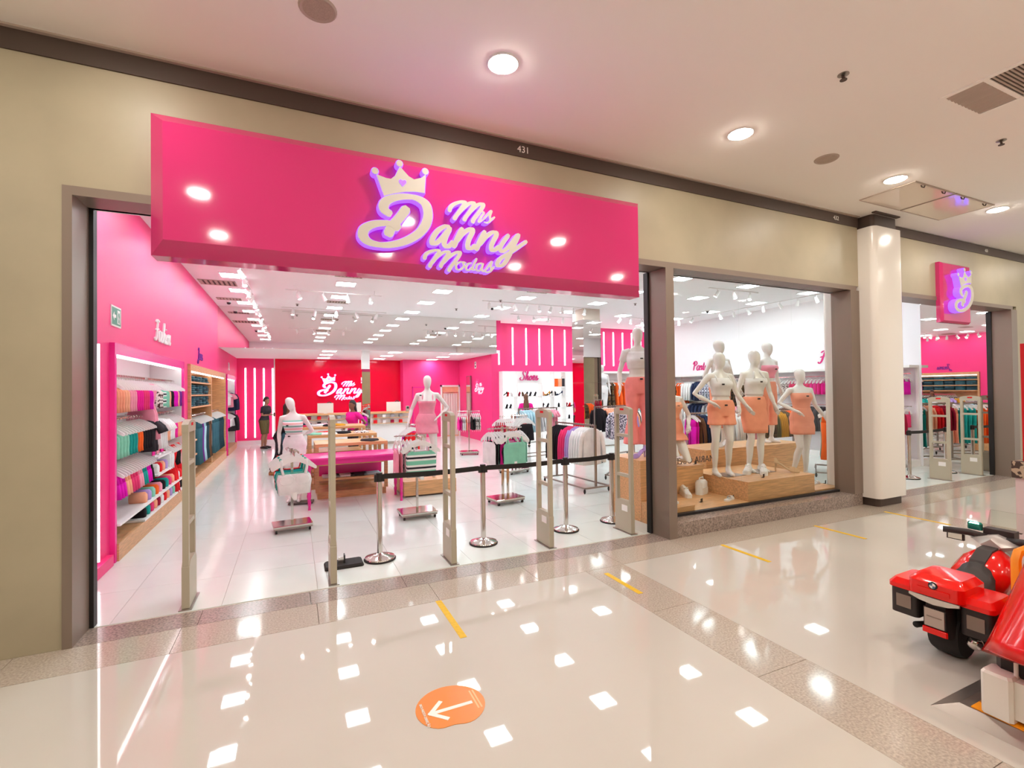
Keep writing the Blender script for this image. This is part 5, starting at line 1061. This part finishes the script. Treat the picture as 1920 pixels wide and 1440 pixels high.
# fitting room and door
t = struct(MB().bx(5.65, 6.4, 19.56, 19.6, 0, 2.1).out('door_1', fab('peach')))
MB().bx(5.6, 5.66, 19.52, 19.6, 0, 2.15).bx(6.38, 6.44, 19.52, 19.6, 0, 2.15).bx(5.6, 6.44, 19.52, 19.6, 2.08, 2.15).out('door_frame', 'paper', t)
MB().bx(5.68, 6.36, 19.5, 19.52, 1.83, 1.85).out('curtain_rail', 'chrome', t)
cm = MB(); cm.loft([[(5.7+.64*k/24, 19.53+.018*math.sin(k*1.6), z) for k in range(25)] for z in (.05, 1.8)], closed=False); cm.out('curtain', mat('curtain', '#e9d6cd', r=.9), t, True)
t = struct(MB().bx(4.45, 5.15, 19.57, 19.6, 0, 2.05).out('door_2', 'pink_wall')); MB().bx(4.42, 4.46, 19.56, 19.6, 0, 2.09).bx(5.14, 5.18, 19.56, 19.6, 0, 2.09).bx(4.42, 5.18, 19.56, 19.6, 2.05, 2.09).out('door_frame', 'magenta', t); MB().ell((5.05,19.55,1.0),(.03,.03,.03)).out('door_handle','chrome',t,True)
t = thing('wall_mirror', 'tall narrow mirror leaning by the pink side wall', 'mirror', (6.44, 18.3, .6), R(-90)); MB().bx(-.25,.25,-.05,-.01,0,1.9).out('frame','steel',t); MB().bx(-.22,.22,-.056,-.05,.03,1.87).out('glass','mirror',t)

# ------------------------------------------------------------------ window display
def podium(x0, x1, y0, y1, z0, z1, l):
    t = thing('display_podium', l, 'podium', (0,0,0)); MB().bx(x0, x1, y0, y1, z0, z1-.02).out('body', 'wood_h', t); MB().bx(x0-.004, x1+.004, y0-.004, y1, z1-.02, z1).out('top_board', 'wood_h', t); return t
podium(5.02, 6.08, 5.0, 5.86, 0, .22, 'low wooden platform at the left of the shop window')
podium(4.50, 5.01, 5.0, 5.49, 0, .29, 'low wooden step before the tall wooden block')
podium(6.09, 7.60, 5.03, 6.2, 0, .50, 'large wooden podium under the two front window mannequins')
podium(5.02, 6.08, 5.87, 6.9, 0, .65, 'wooden podium under the kneeling mannequin')
podium(4.50, 5.01, 5.5, 6.25, 0, .87, 'tall wooden block under the coral trousers mannequin')
podium(6.60, 9.2, 6.3, 7.1, 0, .80, 'long wooden podium under the rear window mannequins')
podium(7.62, 8.26, 5.03, 6.2, 0, .235, 'low wooden platform at the right of the shop window')
text('window_lettering', 'MARIA GUEIXA', .15, 'vinyl_white', (5.9, 5.94, .72), (R(90), 0, R(180)), None)
tag(bpy.data.objects['window_lettering'], 'dark letters MARIA GUEIXA standing on the podium beside the kneeling mannequin', 'lettering')
bpy.data.objects['window_lettering'].data.materials[0] = MATS['bronze_dark']
trainer((5.55, 5.72, .22), R(-115), 'white chunky trainer tilted on the low left platform'); 
t = thing('handbag', 'white small handbag with tag beside the chunky trainer', 'bag', (5.88, 5.72, .22), R(20)); MB().bev(-.12,.12,-.06,.06,0,.22,.03).out('body','white_lam',t,40); MB().bx(-.09,.09,-.068,-.06,.02,.11).out('pocket','white_plastic',t); MB().tube([(-.08,0,.21),(-.06,0,.26),(.06,0,.26),(.08,0,.21)],.008,6).out('handle','white_lam',t)
sandal((5.92, 5.22, .22), R(20), 'white slide sandal at the right of the low left platform'); sandal((4.80, 5.25, .29), R(-40), 'white sandal beside the bronze post'); sandal((8.1, 5.35, .235), R(10), 'white sandal on the low right platform'); sandal((7.85, 5.7, .235), R(40), 'white sandal in the corner of the low right platform')
trainer((6.72, 5.55, .50), R(-150), 'white trainer at the feet of the middle window mannequin, toe left'); trainer((6.88, 5.38, .50), R(-140), 'white trainer nearest the middle window mannequin')
heel('beige', (7.38, 5.35, .50), R(-60), 'beige wedge sandal on the large window podium', None, 1.5, 'wedge_sandal'); heel('white', (7.25, 6.5, .80), R(180), 'white heeled shoe on the long rear podium', None, 1.4); heel('mustard', (5.35, 5.98, .65), R(180), 'tan sandal on the podium of the kneeling mannequin', None, 1.3, 'flat_sandal'); heel('lilac', (4.68, 5.75, .87), R(190), 'purple shoe on the tall wooden block', None, 1.2); 
PT = MB().prism([(-.03,0),(.03,0),(.03,.055),(-.03,.055)], -.003, .003).bx(-.03,.03,0,.03,0,.004).mesh('price_card','black')
for x, y, z, l in ((5.45,5.3,.22,'the low left platform'),(6.02,5.24,.22,'the slide sandal'),(6.62,5.18,.50,'the front edge of the large podium'),(7.5,5.3,.50,'the wedge sandal'),(7.75,5.2,.235,'the left edge of the low right platform'),(8.3,5.3,.235,'the sandal on the low right platform'),(6.0,5.95,.65,'the edge of the kneeling mannequin podium'),(4.66,5.12,.29,'the bronze post')):
    o = link('price_card', PT); o.location = (x, y, z); o.rotation_euler = (0,0,R(20)); tag(o, f'small black price card by {l}', 'price card', 'price cards in the window')
for x, y, l in ((6.35,5.6,'left'),(7.05,5.6,'middle')): tag(MB().bx(x-.2, x+.2, y-.16, y+.16, .501, .507).out('stand_plate', 'steel'), f'square metal plate under the {l} front window mannequin', 'plate')
# ------------------------------------------------------------------ ride-on toys and kiosk at the right edge
mat('ride_red', '#e8140f', r=.12, spec=.6); mat('ride_black', '#2c2422', r=.5); mat('ride_grey', '#b9b2ae', r=.3, m=.3); mat('ride_white', '#eee8dd', r=.35); mat('ride_orange', '#f79a10', r=.35); mat('lamp_clear', '#d9d4cc', r=.15, m=.5); mat('mirror_teal', '#2f8f7e', r=.1, m=.6); mat('kiosk_lilac', '#d8c4c4', r=.4); mat('kiosk_red', '#c8131b', r=.4); mat('wood_panel', '#a8763f', r=.5)
print_mat('kiosk_pattern', '#b9a48c', '#4a3a34', 12, .5)
b = thing('toy_motorcycle', 'red and black ride-on toy motorcycle with side cases', 'toy motorcycle', (4.14, 1.83, 0), R(2))
def wheel(x, w, r, par, nm='wheel'):
    prof = [(r*.62, -w/2), (r*.92, -w/2), (r, -w*.32), (r, w*.32), (r*.92, w/2), (r*.62, w/2)]
    m = MB().lathe(prof, n=24).xf(Matrix.Translation((x, 0, r)) @ Matrix.Rotation(R(90), 4, 'X')); o = m.out(nm, 'black_rubber', par, 40)
    MB().lathe([(.02, -w*.4), (r*.62, -w*.3), (r*.62, w*.3), (.02, w*.4)], n=16).xf(Matrix.Translation((x, 0, r)) @ Matrix.Rotation(R(90), 4, 'X')).out('hub', 'ride_grey', o, 40)
wheel(.10, .17, .165, b); wheel(1.0, .13, .16, b)
MB().bev(-.02, .75, -.09, .09, .20, .40, .03).out('frame', 'ride_black', b)
MB().loft([[(x, -w, z0), (x, w, z0), (x, w*.9, z1), (x, -w*.9, z1)] for x, w, z0, z1 in ((-.13,.06,.18,.40),(-.10,.075,.17,.42),(-.02,.075,.20,.42))]).out('mudguard', 'ride_black', b, 40)
for s in (-1, 1):                                     # side cases
    c = MB().loft([rrect(-.10, .22, s*.20-.085, s*.20+.085, .03, z) for z in (.24, .27, .43)]).out('side_case', 'ride_black', b, 40)
    MB().loft([rrect(-.115, .235, s*.20-.095, s*.20+.095, .035, z) for z in (.425, .455)] + [rrect(-.08, .2, s*.20-.07, s*.20+.07, .03, .49)]).out('case_lid', 'ride_red', c, 40)
    MB().bx(-.106, -.098, s*.20-.045, s*.20+.045, .29, .38).out('reflector', 'bronze', c)
    MB().tube([(-.05, s*.20, .24), (.0, s*.26, .215), (.12, s*.27, .22), (.3, s*.2, .26)], .009, 6).out('case_rail', 'chrome', c)
tc_ = MB().loft([rrect(-.16, .20, -.155, .155, .05, z) for z in (.445, .50, .535)] + [rrect(-.11, .17, -.12, .12, .05, .575)]).out('top_case', 'ride_red', b, 40)
MB().bx(-.168, -.158, -.09, .09, .47, .50).out('case_latch', 'ride_red', tc_)
e = MB().lathe([(.026, 0), (.026, .006), (.0, .007)], n=20).xf(Matrix.Translation((-.16, 0, .525)) @ Matrix.Rotation(R(-90), 4, 'Y')).out('emblem_ring', 'black', tc_, 40)
for k in range(4):
    a0 = k*90; MB().prism([(0,0)]+[(.018*math.cos(R(a0+t_*22.5)), .018*math.sin(R(a0+t_*22.5))) for t_ in range(5)], -.169, -.168, 'x').xf(Matrix.Translation((0, 0, .525))).out('emblem_quarter', 'paper' if k % 2 else mat('emblem_blue', '#5d7390', r=.3).name, tc_)
MB().loft([[(-.165, y, z0), (-.15, y, z0-.004), (-.15, y, z1), (-.165, y, z1)] for y, z0, z1 in ((-.14,.425,.44),(-.08,.405,.44),(0,.395,.438),(.08,.405,.44),(.14,.425,.44))]).out('tail_light', 'lamp_clear', b, 40)
pp = MB().bx(-.150, -.138, -.062, .062, .235, .365).out('plate_holder', 'ride_black', b); MB().bx(-.156, -.150, -.055, .055, .24, .36).out('number_plate', 'grey_vent', pp); MB().bx(-.158, -.156, -.042, .042, .305, .312).out('plate_print', 'bronze', pp)
MB().bev(-.155, -.135, -.07, .07, .19, .228, .006).out('rear_reflector', 'ride_red', b)
MB().tube([(.5, -.13, .14), (.2, -.15, .15), (-.02, -.165, .175)], [.02, .032, .042], 14).out('exhaust', 'ride_black', b, True); MB().tube([(-.02, -.165, .175), (-.035, -.167, .178)], [.044, .04], 14).out('exhaust_tip', 'chrome', b, True)
MB().tube([(.25, .13, .13), (.05, .16, .15), (-.02, .165, .16)], [.015, .02, .022], 10).out('stabiliser_wheel', 'black_rubber', b, True)
MB().loft([[(x, y*w, z+h*(1-abs(y)**2.2)) for y in (-1,-.7,-.35,0,.35,.7,1)] + [(x, w, z-.06), (x, -w, z-.06)] for x, w, z, h in ((.20,.10,.44,.03),(.30,.12,.44,.05),(.42,.12,.46,.07),(.48,.11,.50,.08))]).out('seat', 'ride_black', b, True)
tk = MB().loft([[(x, y*w, z+h*(1-abs(y)**2.4)) for y in (-1,-.7,-.35,0,.35,.7,1)] + [(x, w*.9, z-.12), (x, -w*.9, z-.12)] for x, w, z, h in ((.44,.11,.47,.05),(.50,.16,.48,.10),(.62,.18,.50,.14),(.74,.16,.52,.13),(.80,.10,.52,.10))]).out('tank', 'ride_red', b, True)
MB().loft([[(x, -.045, z), (x, .045, z), (x, .045, z-.03), (x, -.045, z-.03)] for x, z in ((.45,.525),(.50,.588),(.62,.648),(.74,.658),(.79,.62))]).out('tank_stripe', 'ride_black', tk)
MB().loft([[(x, -w, z), (x, 0, z+.05), (x, w, z), (x, 0, z-.08)] for x, w, z in ((.72,.06,.66),(.80,.15,.68),(.92,.17,.68),(1.05,.10,.62),(1.12,.03,.55))]).out('fairing', 'ride_grey', b, 40)
MB().bx(.86, .95, -.09, .09, .705, .76).out('dashboard', 'ride_black', b); MB().prism([(.95,.74),(1.0,.74),(1.04,.88),(1.02,.88)], -.10, .10, 'y').out('windscreen', MATS['glass'], b)
for s in (-1, 1):
    hb_ = MB().tube([(.84, s*.06, .70), (.80, s*.16, .715), (.74, s*.30, .715)], [.02, .026, .024], 10).out('handlebar', 'ride_black', b, True)
    mm = MB().bx(.815, .84, s*.25-.055, s*.25+.055, .63, .70).out('mirror_housing', 'ride_black', b); MB().bx(.812, .815, s*.25-.045, s*.25+.045, .637, .693).out('mirror_glass', 'mirror', mm); MB().tube([(.83, s*.2, .69), (.82, s*.2, .715)], .008, 6).out('mirror_stem', 'ride_black', mm)
mm = MB().bev(.86, .90, .10, .19, .73, .79, .012).out('brake_reservoir', 'mirror_teal', b); 
for s in (-1, 1): MB().tube([(1.0, s*.07, .16), (.92, s*.07, .55)], .018, 8).out('fork', 'chrome', b)
# coin-operated car ride
c = thing('car_ride', 'red and white coin-operated car ride on a metal platform, cut by the right edge', 'ride')
MB().add([(3.43,.1,0),(5.2,.1,0),(5.2,1.60,0),(3.43,1.60,0),(3.52,.1,.05),(5.2,.1,.05),(5.2,1.50,.05),(3.52,1.50,.05)], [(3,2,1,0),(4,5,6,7),(0,1,5,4),(1,2,6,5),(2,3,7,6),(3,0,4,7)]).out('platform', 'steel', c)
MB().bx(3.53, 3.62, .2, 1.45, .05, .056).out('hazard_strip', 'ride_orange', c); MB().bx(3.62, 3.66, .2, 1.45, .05, .058).out('tread_strip', 'wood_panel', c)
MB().bev(3.62, 5.0, .3, 1.38, .06, .46, .03).out('chassis', 'ride_black', c)
bp_ = MB().bx(3.55, 3.62, .2, 1.37, .08, .285).out('bumper', 'ride_white', c); MB().bev(3.52, 3.66, 1.27, 1.405, .06, .30, .015).out('bumper_corner', 'ride_white', bp_)
MB().tube([(3.60, 1.28, .29), (3.60, 1.28, .46)], .010, 8).out('rod', 'ride_white', c)
def supr(cx, cy, a, b_, z, arch=0., n=48, ex=.7):
    o = []
    for k in range(n):
        t_ = 2*math.pi*k/n; ct, st = math.cos(t_), math.sin(t_); x = cx+a*math.copysign(abs(ct)**ex, ct); y = cy+b_*math.copysign(abs(st)**ex, st); o.append((x, y, z+arch*max(0, 1-(abs(st)**.7)**6)))
    return o
MB().loft([supr(4.25,.82,.86,.64,.29,.17,48,.4), supr(4.25,.82,.82,.62,.42,.10,48,.45), supr(4.26,.82,.77,.58,.66,.02,48,.55), supr(4.27,.82,.70,.525,.90,0,48,.62), supr(4.28,.82,.58,.42,1.07), supr(4.28,.82,.40,.30,1.16), supr(4.28,.82,.14,.10,1.20)]).out('body_shell', 'ride_red', c, True)
hp = [(4.50, y, z) for y, z in ((1.42,.1),(1.42,.70),(1.46,.76),(1.52,.78),(1.60,.78),(1.64,.74),(1.64,.1))]
MB().tube([(4.34, 1.53, .05), (4.34, 1.53, .74), (4.37, 1.53, .78), (4.56, 1.51, .80), (4.64, 1.50, .76), (4.64, 1.50, .05)], .028, 8).out('grab_handle', 'ride_orange', c, 40)
k = thing('kiosk', 'kiosk with lilac counter, patterned band and tall red board at the right edge', 'kiosk')
MB().bx(6.47, 7.7, 1.0, 2.27, .0, .98).out('counter', 'kiosk_lilac', k); MB().bx(6.45, 7.72, .98, 2.29, .98, 1.14).out('pattern_band', 'kiosk_pattern', k); MB().bx(6.55, 7.6, 1.05, 2.24, 1.14, 2.3).out('red_board', 'kiosk_red', k)
